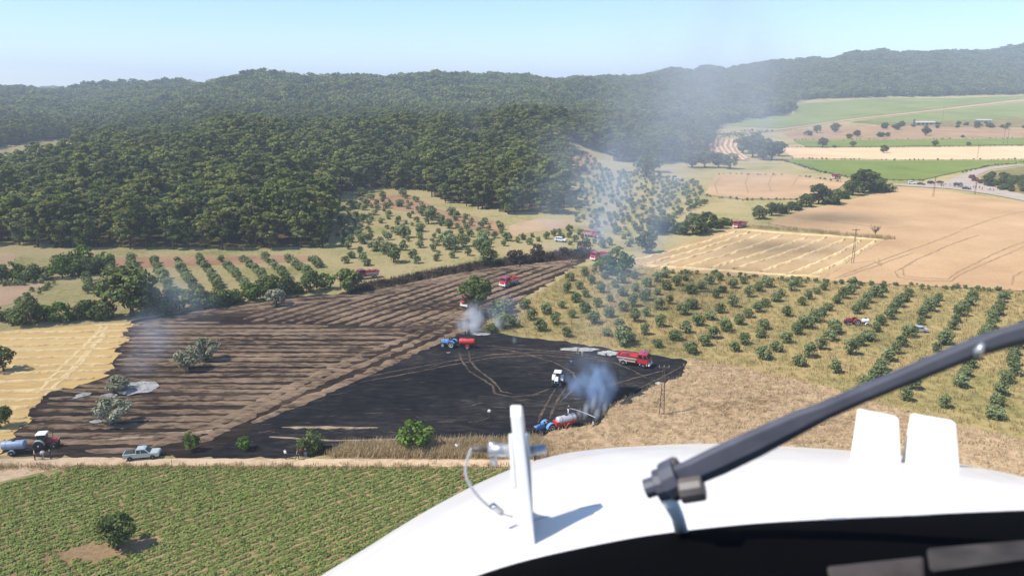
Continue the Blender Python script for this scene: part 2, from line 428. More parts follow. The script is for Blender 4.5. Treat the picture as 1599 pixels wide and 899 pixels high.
def resample(pts, step, closed=False):
    q = [Vector(p[:2]) for p in pts]
    if closed: q = q + [q[0]]
    out = []
    for a, b in zip(q[:-1], q[1:]):
        n = max(1, int((b - a).length / step))
        out += [a.lerp(b, k / n) for k in range(n)]
    if not closed: out.append(q[-1])
    return out
def field(name, poly, mat, step=4.0, lift=0.012, jit=0.15, up=0.0, rough=0.0, edge=None, parent=None):
    """a draped sheet with an uneven edge; up: height of a standing crop"""
    edge = edge or step
    b = resample(poly, edge, True)
    b = [p + Vector((random.uniform(-jit, jit), random.uniform(-jit, jit))) for p in b]
    bp = [(p.x, p.y) for p in b]
    xs = [p[0] for p in bp]; ys = [p[1] for p in bp]
    gx, gy = np.meshgrid(np.arange(min(xs), max(xs), step), np.arange(min(ys), max(ys), step))
    gx = gx.ravel() + rng.uniform(-.3, .3, gx.size) * step; gy = gy.ravel() + rng.uniform(-.3, .3, gy.size) * step
    k = inside(bp, gx, gy)
    pts = b + [Vector((x, y)) for x, y in zip(gx[k], gy[k])]
    n = len(b)
    v, e, f, *_ = delaunay_2d_cdt(pts, [(i, (i + 1) % n) for i in range(n)], [], 1, 1e-4)
    va = np.array([(p.x, p.y) for p in v])
    z = height(va[:, 0], va[:, 1]) + lift + up + (rng.uniform(-rough, rough, len(va)) if rough else 0)
    vs = [(a[0], a[1], c) for a, c in zip(va, z)]
    fs = [tuple(q) for q in f]
    if up:
        cnt = {}
        for q in fs:
            for i in range(len(q)):
                ed = (q[i], q[(i + 1) % len(q)]); cnt[ed] = 1
        bd = [ed for ed in cnt if (ed[1], ed[0]) not in cnt]
        low = {}
        for ed in bd:
            for i in ed:
                if i not in low:
                    low[i] = len(vs); vs.append((vs[i][0], vs[i][1], vs[i][2] - up - .05))
        for a, c in bd: fs.append((c, a, low[a], low[c]))
    me = bpy.data.meshes.new(name); me.from_pydata(vs, [], fs); me.materials.append(MATS[mat])
    me.update()
    o = mk(name, me, parent)
    if not parent: tag(o, kind='structure')
    return o
def row_path(pts, step=1.2):
    return resample(pts, step)
def strip(name, pts, width, h, mat, parent, step=1.2, wj=.25, lj=.2, lift=.02, tri=True):
    """a low mound of straw or a worn wheel line along a path"""
    q = resample(pts, step)
    if len(q) < 3: return None
    V = []; n = len(q)
    ph = random.uniform(0, 9)
    for i, p in enumerate(q):
        d = (q[min(i + 1, n - 1)] - q[max(i - 1, 0)])
        d = d.normalized() if d.length > 0 else Vector((1, 0))
        s = Vector((-d.y, d.x))
        w_ = width * (1 + random.uniform(-wj, wj)) * min(1, .25 + i / 3, .25 + (n - 1 - i) / 3)
        c = p + s * (random.uniform(-lj, lj) + lj * 1.5 * math.sin(i * .13 + ph))
        hh = h * random.uniform(.6, 1.3)
        for t, k in ((-.5, 0), (-.22, .8), (.05, 1), (.28, .7), (.5, 0)):
            a = c + s * (w_ * t)
            V.append((a.x, a.y, lift + hh * k))
    V = np.array(V); V[:, 2] += height(V[:, 0], V[:, 1])
    fs = [(i*5+j, i*5+j+1, (i+1)*5+j+1, (i+1)*5+j) for i in range(n - 1) for j in range(4)]
    me = bpy.data.meshes.new(name); me.from_pydata([tuple(a) for a in V], [], fs); me.materials.append(MATS[mat])
    me.update()
    return mk(name, me, parent)

LE = [(212,500),(185,545),(172,585),(130,600),(85,612),(40,655),(3,692)]
TOPE = [(212,500),(330,480),(470,463),(560,456),(650,438),(740,421),(830,409),(925,402)]
yellow_field = field('stubble_field', xy([(-260,545),(-100,528),(0,517),(120,508)] + [(q[0] + 40, q[1]) for q in LE] + [(40,712),(-120,712),(-260,690)]), 'stubble', 4, .010, .5)
burnt_poly = xy(LE[::-1] + TOPE[1:] + [(900,414),(850,448),(800,480),(762,496),(750,520),(712,540),(632,577),(552,612),(445,662),(400,712),(300,716),(120,714),(0,708)])
burnt = field('burnt_stubble_field', burnt_poly, 'burnt_stubble', 3, .016, 1.3, edge=1.6)
black_poly = xy([(744,514),(800,524),(880,533),(960,546),(1075,562),(1062,590),(1000,612),(960,632),(935,665),(870,673),(840,684),(700,690),(530,697),(505,712),(400,715),(290,714),(350,698),(430,648),(540,600),(620,565),(700,530)])
black = field('burnt_black_field', black_poly, 'soot', 3, .022, .6, edge=1.5)
road_poly = xy([(-400,716),(0,716),(120,714),(300,716),(500,716),(700,717),(900,717),(1200,720),(1200,738),(900,729),(700,728),(500,728),(250,727),(120,726),(60,738),(0,752),(-400,780)])
field('dirt_road', road_poly, 'dirt_road', 3, .030, .15, edge=1)
crop_poly = xy([(-400,790),(0,756),(65,741),(125,730),(250,730),(500,731),(700,731),(900,732),(1150,742),(1150,1040),(-400,1040)])
field('green_crop_field', crop_poly, 'crop_soil', 4, .018, .3, edge=2)
orch_poly = xy([(744,516),(764,498),(802,482),(852,450),(902,416),(960,412),(1040,424),(1300,441),(1599,456),(1800,466),(1800,720),(1599,690),(1400,640),(1290,606),(1075,561),(960,545),(880,532),(800,523)])
field('orchard_meadow', orch_poly, 'orchard_grass', 4, .014, .5, edge=2)
wheat_poly = xy([(1078,563),(1150,576),(1290,608),(1400,642),(1599,692),(1800,722),(1800,900),(1300,900),(860,790),(856,700),(842,686),(872,675),(937,667),(962,634),(1002,614),(1064,592)])
field('lodged_wheat_field', wheat_poly, 'lodged_wheat', .8, .02, .25, up=.55, rough=.22, edge=.7)
mow_poly = xy([(985,412),(1040,390),(1145,357),(1200,361),(1290,366),(1382,374),(1340,398),(1285,436),(1160,432),(1040,424)])
mow = field('mown_wheat_field', mow_poly, 'mown_stubble', 5, .05, .3, edge=2)
big_poly = xy([(1200,350),(1250,330),(1330,312),(1400,294),(1430,293),(1500,302),(1599,318),(1800,345),(1800,466),(1599,455),(1300,440),(1288,436),(1342,398),(1386,374),(1290,363)])
big = field('ripe_wheat_field', big_poly, 'ripe_wheat', 5, .03, .5, up=.25, edge=1)
field('ripe_wheat_field', xy([(1100,305),(1118,274),(1180,270),(1240,274),(1322,284),(1310,296),(1240,312),(1160,312)]), 'ripe_wheat', 7, .05, .4, up=.45)
field('green_field', xy([(1222,250),(1400,252),(1599,251),(1800,251),(1800,256),(1560,257),(1500,268),(1440,282),(1340,280),(1280,268)]), 'green_field', 9, .15, .4, up=.3)
field('pale_wheat_field', xy([(1216,231),(1400,231),(1599,229),(1850,228),(1850,248.5),(1599,248.5),(1400,249.5),(1240,247)]), 'pale_wheat', 10, .15, .4)
field('green_field', xy([(1238,219.5),(1400,219),(1599,216.5),(1850,215),(1850,225),(1599,226.5),(1400,229),(1260,230)]), 'green_field', 12, .2, .4, up=.3)
field('ploughed_field', xy([(1216,206),(1300,198),(1400,196.5),(1500,199),(1850,203),(1850,213.5),(1599,215),(1400,217.5),(1240,218)]), 'plough', 12, .2, .4)
field('vineyard', xy([(1078,199),(1140,186),(1238,180),(1246,163),(1300,159),(1370,153.5),(1480,154),(1599,150),(1850,148),(1850,152),(1599,154),(1450,172),(1300,189),(1215,201)]), 'vine_field', 18, .4, .5)
field('vineyard', xy([(1330,190.5),(1450,176),(1599,160),(1850,156),(1850,184),(1599,184),(1500,189),(1400,191)]), 'vine_field', 18, .4, .5)
field('farm_track', xy([(1100,207),(1215,202),(1300,190),(1450,173),(1599,156),(1850,153.5),(1850,155),(1599,158),(1450,175),(1300,192),(1215,204),(1100,209)]), 'pale_soil', 16, .6, .3)
field('furrowed_field', xy([(1102,219),(1165,216),(1158,236),(1170,252),(1140,250),(1108,240)]), 'red_soil', 9, .2, .4)
field('asphalt_road', xy([(1398,288.5),(1440,287),(1475,284),(1500,274),(1522,266),(1560,260),(1599,256),(1750,252),(1750,254),(1599,258),(1545,266),(1524,276),(1530,286),(1560,296),(1599,305),(1800,330),(1800,341),(1599,314.5),(1540,303),(1480,295),(1400,290.5)]), 'asphalt', 5, .3, .2, edge=3)
field('scrub_ground', xy([(1500,189),(1599,185),(1850,185),(1850,202),(1500,199),(1380,196),(1330,191)]), 'scrub', 12, .3, .4)
field('scrub_ground', xy([(1548,268),(1599,260),(1800,255),(1800,325),(1599,303),(1560,294),(1534,285),(1530,276)]), 'scrub', 8, .12, .4)
field('bare_field', xy([(-300,262),(0,252),(60,240),(100,236),(112,240),(60,256),(0,266),(-300,285)]), 'pale_soil', 10, .3, .4)
field('bare_field', xy([(-300,396),(0,394),(22,396),(26,418),(0,421),(-300,430)]), 'pale_soil', 6, .05, .4)
field('bare_field', xy([(-300,448),(0,446),(75,441),(78,446),(20,474),(0,478),(-300,500)]), 'pale_soil', 6, .04, .4)
field('cleared_slope', CLEAR[0], 'red_soil', 8, .3, .3)
field('cleared_slope', CLEAR[1], 'red_soil', 8, .3, .3)
field('orchard_soil', xy([(560,305),(640,304),(690,328),(790,350),(780,368),(700,350),(640,330),(560,322)]), 'red_soil', 6, .10, .8)
field('orchard_soil', xy([(165,402),(490,399),(490,408),(330,414),(165,420)]), 'red_soil', 6, .05, .8)
field('pale_clearing', xy([(795,352),(840,341),(888,345),(882,358),(830,362),(800,372)]), 'pale_soil', 6, .08, .6)

ground_mat('scorched_grass', [(.02,.016,.015), (.06,.043,.034), (.13,.092,.06), (.20,.145,.085)], .12, 1.0, fmix=.6, bump=.4)
scorch_poly = xy([(545,462),(560,457),(650,439),(740,422),(830,410),(925,403),(930,392),(880,392),(830,399),(740,411),(680,422),(610,436),(560,444)])
field('scorched_strip', scorch_poly, 'scorched_grass', 3, .06, .8, edge=2)
# straw rows and wheel lines -----------------------------------------------------
def clip_row(pts, poly, step=1.0):
    q = resample(pts, step)
    k = inside(poly, [p.x for p in q], [p.y for p in q])
    runs, cur = [], []
    for p, ok in zip(q, k):
        if ok: cur.append((p.x, p.y))
        elif cur: runs.append(cur); cur = []
    if cur: runs.append(cur)
    return [r for r in runs if len(r) > 4]
le_xy = xy(LE); diag_xy = xy([(655,514),(560,572),(430,634),(330,676),(215,712)])
famA = le_xy + diag_xy[::-1]
y_split = P(500, 503).y
Y = P(200, 712).y + 1.5
while Y < y_split:
    wob = random.uniform(0, 6)
    for r in clip_row([(x, Y + .35 * math.sin(x * .04 + wob) + .10 * math.sin(x * .21 + wob * 2)) for x in np.arange(-150, 20, 2.0)], famA):
        strip('straw_row', r, random.uniform(1.5, 2.2), .18, 'burnt_row', burnt, wj=.3, lj=.06, lift=.03)
    Y += random.uniform(2.8, 3.3)
top_xy = xy(TOPE)
inner = [(x, y) for x, y in xy([(380,503),(655,514),(764,494),(848,446),(905,409),(830,415.5),(740,428),(650,446),(560,465),(470,473),(380,484)])]
d = Vector((.56, .83)); 
for X0 in np.arange(-110, 30, 4.2):
    a = (X0 - d.x * 20, y_split - d.y * 20); b = (X0 + d.x * 120, y_split + d.y * 120)
    for r in clip_row([a, b], inner):
        strip('straw_row', r, random.uniform(1.6, 2.2), .18, 'burnt_row', burnt, wj=.3, lj=.06, lift=.03)
for off in (2.2, 6.0):
    strip('straw_row', [(x + (.0), y - off) for x, y in xy([(216,502),(330,481),(470,464),(560,457),(650,439),(740,422),(830,410),(900,404.5)])], 2.6, .25, 'burnt_row', burnt, wj=.25, lj=.15, lift=.035)
for pts in ([(230,702),(340,660),(440,609),(540,566),(640,526),(725,482)], [(300,694),(430,629),(520,588),(600,554),(690,516),(745,482)],
            [(395,662),(450,636),(540,596),(620,561),(700,527),(752,500)]):
    strip('straw_row', xy(pts), 2.3, .2, 'burnt_row', burnt, wj=.4, lj=.25, lift=.04)
for pts, wd in (([(440,667),(500,666.5),(590,667.5)], .9), ([(150,690),(260,678),(360,672)], 1.2), ([(560,697),(640,692),(700,691)], .7),
                ([(420,683),(520,688),(640,685)], .5), ([(620,560),(560,588),(500,613)], .8)):
    strip('straw_row', xy(pts), wd, .12, 'tan_straw', black, wj=.5, lj=.12, lift=.03)
TRACKS = [[(545,594),(620,579),(700,564),(770,553),(850,550),(905,556)], [(560,597),(630,584),(705,569),(775,558),(850,554.5),(900,560)],
 [(718,548),(720,562),(732,580),(752,592),(768,602),(772,614),(795,619),(830,617),(858,606)], [(731,548),(733,562),(745,576),(765,590),(780,604),(784,611),(800,614)],
 [(866,607),(855,628),(847,645),(842,660)], [(886,604),(872,622),(862,640),(856,655)], [(770,543),(820,552),(868,566),(896,582),(900,596),(890,612),(872,628)],
 [(905,556),(960,566),(990,578),(1010,590)], [(760,540),(830,546),(900,551),(950,560)], [(940,605),(985,592),(1040,578)], [(990,610),(1030,592),(1065,572)]]
for q in TRACKS: strip('wheel_track', xy(q), .42, .03, 'track_straw', black, wj=.5, lj=.1, lift=.03, step=.8)
for i in range(60):        # short unburnt scraps
    px, py = random.uniform(400, 1040), random.uniform(545, 690)
    p = P(px, py)
    if in_one(black_poly, p.x, p.y):
        L = random.uniform(.8, 3.5); a = random.gauss(0, .25)
        strip('straw_scrap', [(p.x, p.y), (p.x + L * math.cos(a), p.y + L * math.sin(a))], random.uniform(.2, .5), .06, 'track_straw', black, lift=.03, step=.5)
# yellow stubble windrows
ypoly = [(x, y) for x, y in xy([(-260,548),(-100,531),(0,520),(120,511)] + LE + [(-120,706),(-260,690)])]
for Y in np.arange(P(0, 700).y, P(0, 510).y, 4.6):
    for r in clip_row([(x, Y + .08 * x + 9 + .4 * math.sin(x * .06 + Y)) for x in np.arange(-190, 0, 2.0)], ypoly):
        strip('straw_row', r, 1.5, .3, 'yellow_straw', yellow_field, lift=.03)
for q in ([(60,615),(110,560),(150,520),(160,506)], [(72,618),(122,562),(160,524),(172,506)], [(90,600),(128,566),(168,520)]):
    strip('wheel_track', xy(q), .8, .05, 'yellow_straw', yellow_field, lift=.05)
# mown field windrows: long rows that turn back at the headland
for x0, y0, x1, y1 in ((985,409,1150,362),(1000,416,1170,363),(1020,420,1190,365),(1062,419,1222,368),(1104,421,1258,371),(1146,421,1290,371),(1186,426,1318,374),(1228,430,1345,376),(1262,432,1368,377)):
    strip('straw_row', xy([(x0, y0), ((x0*2+x1)/3 + 6, (y0*2+y1)/3), ((x0+x1*2)/3 + 5, (y0+y1*2)/3), (x1, y1)]), 1.5, .55, 'yellow_straw', mow, lift=.06, step=2)
for q in ([(1000,415),(1100,421),(1200,428),(1280,432)], [(1150,358.5),(1230,365),(1330,371),(1378,375)]):
    strip('straw_row', xy(q), 2.2, .4, 'yellow_straw', mow, lift=.06, step=2)
for q in ([(1300,436),(1350,418),(1420,392),(1500,362)], [(1396,424),(1402,435),(1440,440),(1486,441),(1500,430),(1560,402),(1620,378)], [(1408,419),(1412,432),(1440,435),(1480,437),(1492,427),(1550,399),(1610,374)],
          [(1400,425),(1430,406),(1480,385),(1530,368)], [(1580,446),(1582,432),(1610,418)], [(1365,408),(1376,417),(1372,404)], [(1310,436),(1360,420),(1425,396)], [(1290,345),(1380,358),(1420,356)],
          [(1500,360),(1560,340),(1620,326)]):
    strip('wheel_line', xy(q), .65, .05, 'wheel_line', big, lift=.30, step=2)
for q in ([(1125,276),(1116,290),(1122,304)], [(1170,274),(1163,286),(1168,304)], [(1205,274),(1200,288),(1206,302)], [(1245,277),(1238,292)]):
    strip('wheel_line', xy(q), .6, .04, 'wheel_line', big, lift=.55, step=3)
fur = xy([(1102,219),(1165,216),(1158,236),(1170,252),(1140,250),(1108,240)])
for k in np.linspace(1104, 1160, 8):
    for r in clip_row(xy([(k, 216), (k - 4, 228), (k + 4, 240), (k + 22, 254)]), fur, 4):
        strip('furrow', r, 3, .4, 'pale_wheat', ground, lift=.5, step=5)
# ash
def ash(px, py, rx, ry, nm='ash_patch'):
    c = P(px, py); a = P(px + rx, py); b = P(px, py - ry)
    X, Yr = (a - c).length, abs(b.y - c.y)
    pts = [(c.x + X * math.cos(t) * random.uniform(.8, 1.1), c.y + Yr * math.sin(t) * random.uniform(.8, 1.1)) for t in np.linspace(0, 6.28, 26)[:-1]]
    return field(nm, pts, 'ash', .9, .27, .12, rough=.05)
for q in ((215,607,33,11), (131,618,11,4), (170,619,14,3), (905,547,32,3.2), (950,553,18,4), (752,523,14,2), (700,552,3,1), (1030,600,8,2), (120,622,6,2), (150,660,10,3)): ash(*q)

# ------------------------------------------------------------------ foliage meshes
def quads(C, n, size, nrm_bias=None, r=None, aspect=1.0):
    """small leaf faces at centres C with random facing"""
    r = r or rng
    k = len(C)
    nv = r.normal(size=(k, 3))
    if nrm_bias is not None: nv = nv * .27 + nrm_bias
    nv /= np.linalg.norm(nv, axis=1, keepdims=True) + 1e-9
    a = np.cross(nv, r.normal(size=(k, 3))); a /= np.linalg.norm(a, axis=1, keepdims=True) + 1e-9
    b = np.cross(nv, a)
    s = size * r.uniform(.6, 1.35, (k, 1))
    a = a * s * aspect; b = b * s
    V = np.stack([C - a - b * .6, C + a * .7 - b, C + a + b * .7, C - a * .6 + b], 1).reshape(-1, 3)
    return V, np.arange(4 * k).reshape(-1, 4)
def pads_cloud(pads, per, size, seed, flat=1.0):
    """pads (x,y,z,rx,rz); leaves on and in each pad"""
    r = np.random.default_rng(seed); Cs, Ns, Ts = [], [], []
    for x, y, z, rx, rz in pads:
        n = max(4, int(per * rx * rx))
        dv = r.normal(size=(n, 3)) + np.array([0, 0, .45]); dv /= np.linalg.norm(dv, axis=1, keepdims=True)
        rad = r.uniform(.74, 1.07, (n, 1))
        Cs.append(np.array([x, y, z]) + dv * rad * np.array([rx, rx, rz])); en = dv / np.array([rx, rx, rz]); en /= np.linalg.norm(en, axis=1, keepdims=True); Ns.append(en * .75 + np.array([0, 0, .25]))
        Ts.append(np.clip(r.normal(.45, .16, n) + r.normal(0, .13), 0, 1))
    C = np.concatenate(Cs); nb = np.concatenate(Ns); T_ = np.concatenate(Ts)
    V, Fq = quads(C, None, size, nb, r)
    return V, Fq, T_
def crown_pine(seed, h=11.5, wid=3.4, leaf=.30, per=26):
    r = random.Random(seed); pads = []
    base = h * r.uniform(.10, .24)
    for k in range(r.randint(30, 38)):
        t = r.random() ** .8
        z = base + (h - base) * t
        env = wid * (math.sin(math.pi * min(1, .18 + .82 * (1 - t) ** .9)) * .75 + .28)
        if t > .9: env *= .55
        a = r.uniform(0, 6.28); q = env * math.sqrt(r.uniform(.12, 1))
        s = r.uniform(.75, 1.35) * (.75 + .35 * (1 - t))
        s *= wid / 3.3
        pads.append((q * math.cos(a), q * math.sin(a), z + q * .08, s, s * r.uniform(.40, .6)))
    return pads
def trunk_mb(h, r0, seed, limbs=(), lean=.3, charred=False):
    r = random.Random(seed); m = MB()
    path = [(0, 0, -.15)]
    for k in range(1, 6): path.append((r.uniform(-lean, lean) * k / 5, r.uniform(-lean, lean) * k / 5, h * k / 5))
    m.tube(path, [r0 * 1.25, r0, r0 * .85, r0 * .65, r0 * .45, r0 * .18], 7)
    for (x, y, z) in limbs:
        z0 = max(h * .18, z - .35 * math.hypot(x, y) - .3); z0 = min(z0, h * .9)
        m.tube([(0, 0, z0), (x * .5, y * .5, (z0 + z) / 2 + .1), (x * .9, y * .9, z)], [r0 * .4, r0 * .25, r0 * .08], 5)
    return m
PINES, PINE_JOIN = [], []
srcs = bpy.data.collections.new('plant_sources')
def join_np(parts, name):
    """parts: list of (V, Fq, tint, material)"""
    Vs, Fs, Ts, Ms, mats, off = [], [], [], [], [], 0
    for V_, F_, t_, m_ in parts:
        V_ = np.asarray(V_, float); F_ = np.asarray(F_)
        Vs.append(V_); Fs.append(F_ + off); off += len(V_); Ts.append(np.zeros(len(F_)) if t_ is None else t_)
        if m_ not in mats: mats.append(m_)
        Ms.append(np.full(len(F_), mats.index(m_)))
    me = np_mesh(name, np.concatenate(Vs), np.concatenate(Fs), mats, np.concatenate(Ts))
    me.polygons.foreach_set('material_index', np.concatenate(Ms).astype(np.int32)); me.update()
    return me
def quad_trunk(h, r0, n=6):
    a = np.linspace(0, 2 * np.pi, n + 1)[:-1]
    V_ = np.concatenate([np.stack([r0 * np.cos(a), r0 * np.sin(a), np.full(n, -.2)], 1), np.stack([r0 * .35 * np.cos(a), r0 * .35 * np.sin(a), np.full(n, h)], 1)])
    return V_, np.array([(i, (i + 1) % n, n + (i + 1) % n, n + i) for i in range(n)])
def source(name, me, coll):
    o = bpy.data.objects.new(name, me); coll.objects.link(o); return o
pine_coll = bpy.data.collections.new('pine_sources')
for k in range(6):
    hgt = [15.5, 16.5, 14, 17, 14.5, 12.5][k]; wd = [4.4, 4.1, 5.0, 4.6, 3.7, 4.6][k]
    pads = crown_pine(100 + k, hgt, wd)
    V_, F_, T_ = pads_cloud(pads, 40, .34, k)
    mat = ['pine_leaf', 'dark_pine_leaf', 'pine_leaf', 'light_pine_leaf', 'pine_leaf', 'light_pine_leaf'][k]
    cr = np_mesh('crown', V_, F_, mat, T_)
    tr = trunk_mb(hgt * .92, .27, k, [(p[0], p[1], p[2]) for p in pads[::3]]).mesh('trunk', 'bark', True)
    PINES.append((tr, cr, hgt))
    tv, tf = quad_trunk(hgt * .9, .27)
    source('pine_%d' % k, join_np([(V_, F_, T_, mat), (tv, tf, None, 'bark')], 'pine'), pine_coll)
far_coll = bpy.data.collections.new('far_pine_sources')
for k in range(5):
    r = random.Random(50 + k); parts = []
    for t in range(7):
        ox, oy = r.uniform(-9, 9), r.uniform(-9, 9); hh = r.uniform(11, 16)
        pads = [(ox + p[0], oy + p[1], p[2], p[3] * 1.35, p[4] * 1.35) for p in crown_pine(900 + k * 20 + t, hh, 4.3)[::2]]
        V_, F_, T_ = pads_cloud(pads, 3.6, .82, 60 + k * 7 + t)
        parts.append((V_, F_, np.clip(T_ + r.uniform(-.3, .3), 0, 1), 'far_pine_leaf'))
    source('far_%d' % k, join_np(parts, 'pines'), far_coll)

def round_pads(seed, rad, h, n, base, squash=.8, lump=.45):
    r = random.Random(seed); pads = []
    for k in range(n):
        a = r.uniform(0, 6.28); t = r.uniform(-1, 1); q = rad * math.sqrt(max(0, 1 - t * t)) * r.uniform(.5, .95)
        s = rad * lump * r.uniform(.7, 1.25)
        pads.append((q * math.cos(a), q * math.sin(a), base + (h - base) * (.5 + .42 * t) , s, s * squash))
    return pads
def make_kind(seed, rad, h, base, npads, per, leaf, mat, trunk_r=.14, lump=.45, bark='bark'):
    pads = round_pads(seed, rad, h, npads, base, .85, lump)
    V_, F_, T_ = pads_cloud(pads, per, leaf, seed)
    cr = np_mesh('crown', V_, F_, mat, T_)
    tr = trunk_mb(max(base + .3, h * .6), trunk_r, seed, [(p[0] * .8, p[1] * .8, p[2]) for p in pads[::3]], lean=.12).mesh('trunk', bark, True)
    return (tr, cr, h, (V_, F_, T_, mat))
OLIVES = [make_kind(300 + k, [1.45, 1.3, 1.6, 1.35, 1.5][k], [2.9, 2.7, 3.1, 3.2, 2.6][k], .12, 32, 48, .16, 'olive_leaf', .12, .46) for k in range(5)]
olive_coll = bpy.data.collections.new('olive_sources')
for k, o in enumerate(OLIVES):
    tv, tf = quad_trunk(1.3, .12)
    V_, F_, T_ = pads_cloud(round_pads(300 + k, 1.45, 2.8, 16, .15, .85, .55), 26, .25, 40 + k)
    source('olive_%d' % k, join_np([(V_, F_, T_, 'olive_leaf'), (tv, tf, None, 'bark')], 'olive'), olive_coll)
BUSH = [make_kind(400 + k, [2.2, 2.6, 2.0, 2.4][k], [3.2, 3.8, 2.6, 4.2][k], .1, 22, 50, .2, 'bush_leaf', .12, .42) for k in range(4)]
BRIGHT = [make_kind(420 + k, [2.4, 2.5][k], [3.9, 4.4][k], .5, 30, 60, .19, 'bright_leaf', .14, .28) for k in range(2)]
SCORCH = [make_kind(440 + k, [1.9, 2.3][k], [3.0, 4.2][k], -.6, 20, 34, .2, 'scorched_leaf', .14, .42, 'charred_bark') for k in range(2)]
GREYOL = [make_kind(460 + k, [2.8, 2.5, 2.9][k], [4.6, 4.2, 3.8][k], 1.0, 34, 60, .17, 'grey_olive_leaf', .24, .3, 'charred_bark') for k in range(3)]
DARKTREE = [make_kind(480 + k, [2.9, 3.2][k], [5.6, 6.4][k], 1.2, 38, 46, .21, 'bush_leaf', .24, .30) for k in range(2)]
RED = [make_kind(500, 2.2, 3.0, .1, 18, 40, .22, 'red_leaf', .1)]

def plant(name, kind, loc, s, label, cat, group=None, rz=None, sz=None):
    o = empty(name, loc, random.uniform(0, 6.28) if rz is None else rz)
    o.scale = (s, s, sz or s)
    t = mk('trunk', kind[0], o); c = mk('crown', kind[1], o)
    tag(o, label, cat, group)
    return o
def scatter(name, pts, coll, nvar, smin, smax, label, cat=None, tilt=0.0, zs=None, kind='stuff'):
    """points + geometry nodes: a mass nobody could count"""
    n = len(pts)
    me = bpy.data.meshes.new(name); me.vertices.add(n); me.vertices.foreach_set('co', np.asarray(pts, np.float32).ravel())
    sc = rng.uniform(smin, smax, (n, 1)) * np.ones((n, 3))
    if zs is not None: sc[:, 2] *= rng.uniform(zs[0], zs[1], n)
    rt = np.stack([rng.uniform(-tilt, tilt, n), rng.uniform(-tilt, tilt, n), rng.uniform(0, 6.28, n)], 1)
    a = me.attributes.new('sc', 'FLOAT_VECTOR', 'POINT'); a.data.foreach_set('vector', sc.astype(np.float32).ravel())
    a = me.attributes.new('rt', 'FLOAT_VECTOR', 'POINT'); a.data.foreach_set('vector', rt.astype(np.float32).ravel())
    a = me.attributes.new('ix', 'INT', 'POINT'); a.data.foreach_set('value', rng.integers(0, nvar, n).astype(np.int32))
    me.update()
    o = mk(name, me)
    ng = bpy.data.node_groups.new(name, 'GeometryNodeTree')
    ng.interface.new_socket('Geometry', in_out='INPUT', socket_type='NodeSocketGeometry')
    ng.interface.new_socket('Geometry', in_out='OUTPUT', socket_type='NodeSocketGeometry')
    gi = ng.nodes.new('NodeGroupInput'); go = ng.nodes.new('NodeGroupOutput')
    ci = ng.nodes.new('GeometryNodeCollectionInfo'); ci.inputs['Collection'].default_value = coll
    ci.inputs['Separate Children'].default_value = True; ci.inputs['Reset Children'].default_value = True
    ip = ng.nodes.new('GeometryNodeInstanceOnPoints'); ip.inputs['Pick Instance'].default_value = True
    def att(nm, ty):
        q = ng.nodes.new('GeometryNodeInputNamedAttribute'); q.data_type = ty; q.inputs['Name'].default_value = nm
        return next(s for s in q.outputs if s.enabled and s.name == 'Attribute')
    L = ng.links.new
    L(gi.outputs[0], ip.inputs['Points']); L(ci.outputs[0], ip.inputs['Instance'])
    L(att('ix', 'INT'), ip.inputs['Instance Index'])
    L(att('rt', 'FLOAT_VECTOR'), ip.inputs['Rotation']); L(att('sc', 'FLOAT_VECTOR'), ip.inputs['Scale'])
    L(ip.outputs[0], go.inputs[0])
    o.modifiers.new('scatter', 'NODES').node_group = ng
    tag(o, label, cat, None, kind)
    return o

# ------------------------------------------------------------------ pine forest
def jgrid(x0, x1, y0, y1, step, j=.42):
    gx, gy = np.meshgrid(np.arange(x0, x1, step), np.arange(y0, y1, step))
    return gx.ravel() + rng.uniform(-j, j, gx.size) * step, gy.ravel() + rng.uniform(-j, j, gy.size) * step
def seen(x, y, top, margin=14.0):
    """a tree of that height is in or near the frame and not far behind a ridge"""
    z = height(x, y)
    px, py = PX(x, y, z + top)
    ok = (px > -160) & (px < 1760)
    vis = np.zeros(len(x), bool); ii = np.where(ok)[0]
    fr = np.linspace(.18, .97, 46)
    for s in range(0, len(ii), 20000):
        k = ii[s:s + 20000]
        X = x[k][:, None] * fr; Yv = y[k][:, None] * fr
        ray = CAMH + (z[k] + top - CAMH)[:, None] * fr
        vis[k] = ((ray - height(X, Yv)) > -margin).all(1)
    return vis
x, y = jgrid(-420, 260, 262, 640, 7.3)
k = forest(x, y); x, y = x[k], y[k]; k = seen(x, y, 14, 4); x, y = x[k], y[k]
z = height(x, y)
px, py = PX(x, y, z)
inview = (px > -5) & (px < 1110)
# nearest pines: the forest front; front trees first
near_d = np.hypot(x, y) - np.interp(px, [q[0] for q in _ne], [q[1] for q in _ne]) * .45
order = np.argsort(np.where(inview, near_d, 1e9))
sel = order[:300]; rest = order[300:]
for i in sel:
    kd = PINES[random.randrange(6)]
    if px[i] < 500: lb, gp = 'pine in the dense pine forest on the slope above the yellow stubble', 'pines of the left slope'
    else: lb, gp = 'pine in the pine wood behind the middle olive grove', 'pines behind the olive grove'
    plant('pine_tree', kd, (x[i], y[i], z[i]), random.choice([.6, .78, .92, 1.05, 1.25]) * random.uniform(.93, 1.07), lb, 'tree', gp)
scatter('pine_forest', np.stack([x[rest], y[rest], z[rest]], 1), pine_coll, 6, .58, 1.32, 'dense dark green pine forest covering the nearer hillside', zs=(.9, 1.1))
x, y = jgrid(-640, 420, 640, 960, 7.6)
k = forest(x, y); x, y = x[k], y[k]; k = seen(x, y, 11, 4); x, y = x[k], y[k]
scatter('pine_forest', np.stack([x, y, height(x, y)], 1), pine_coll, 6, .68, 1.25, 'pine forest in the valley behind the nearer wooded ridge', zs=(.9, 1.1))
x, y = jgrid(-2600, 2600, 955, 3300, 15.5)
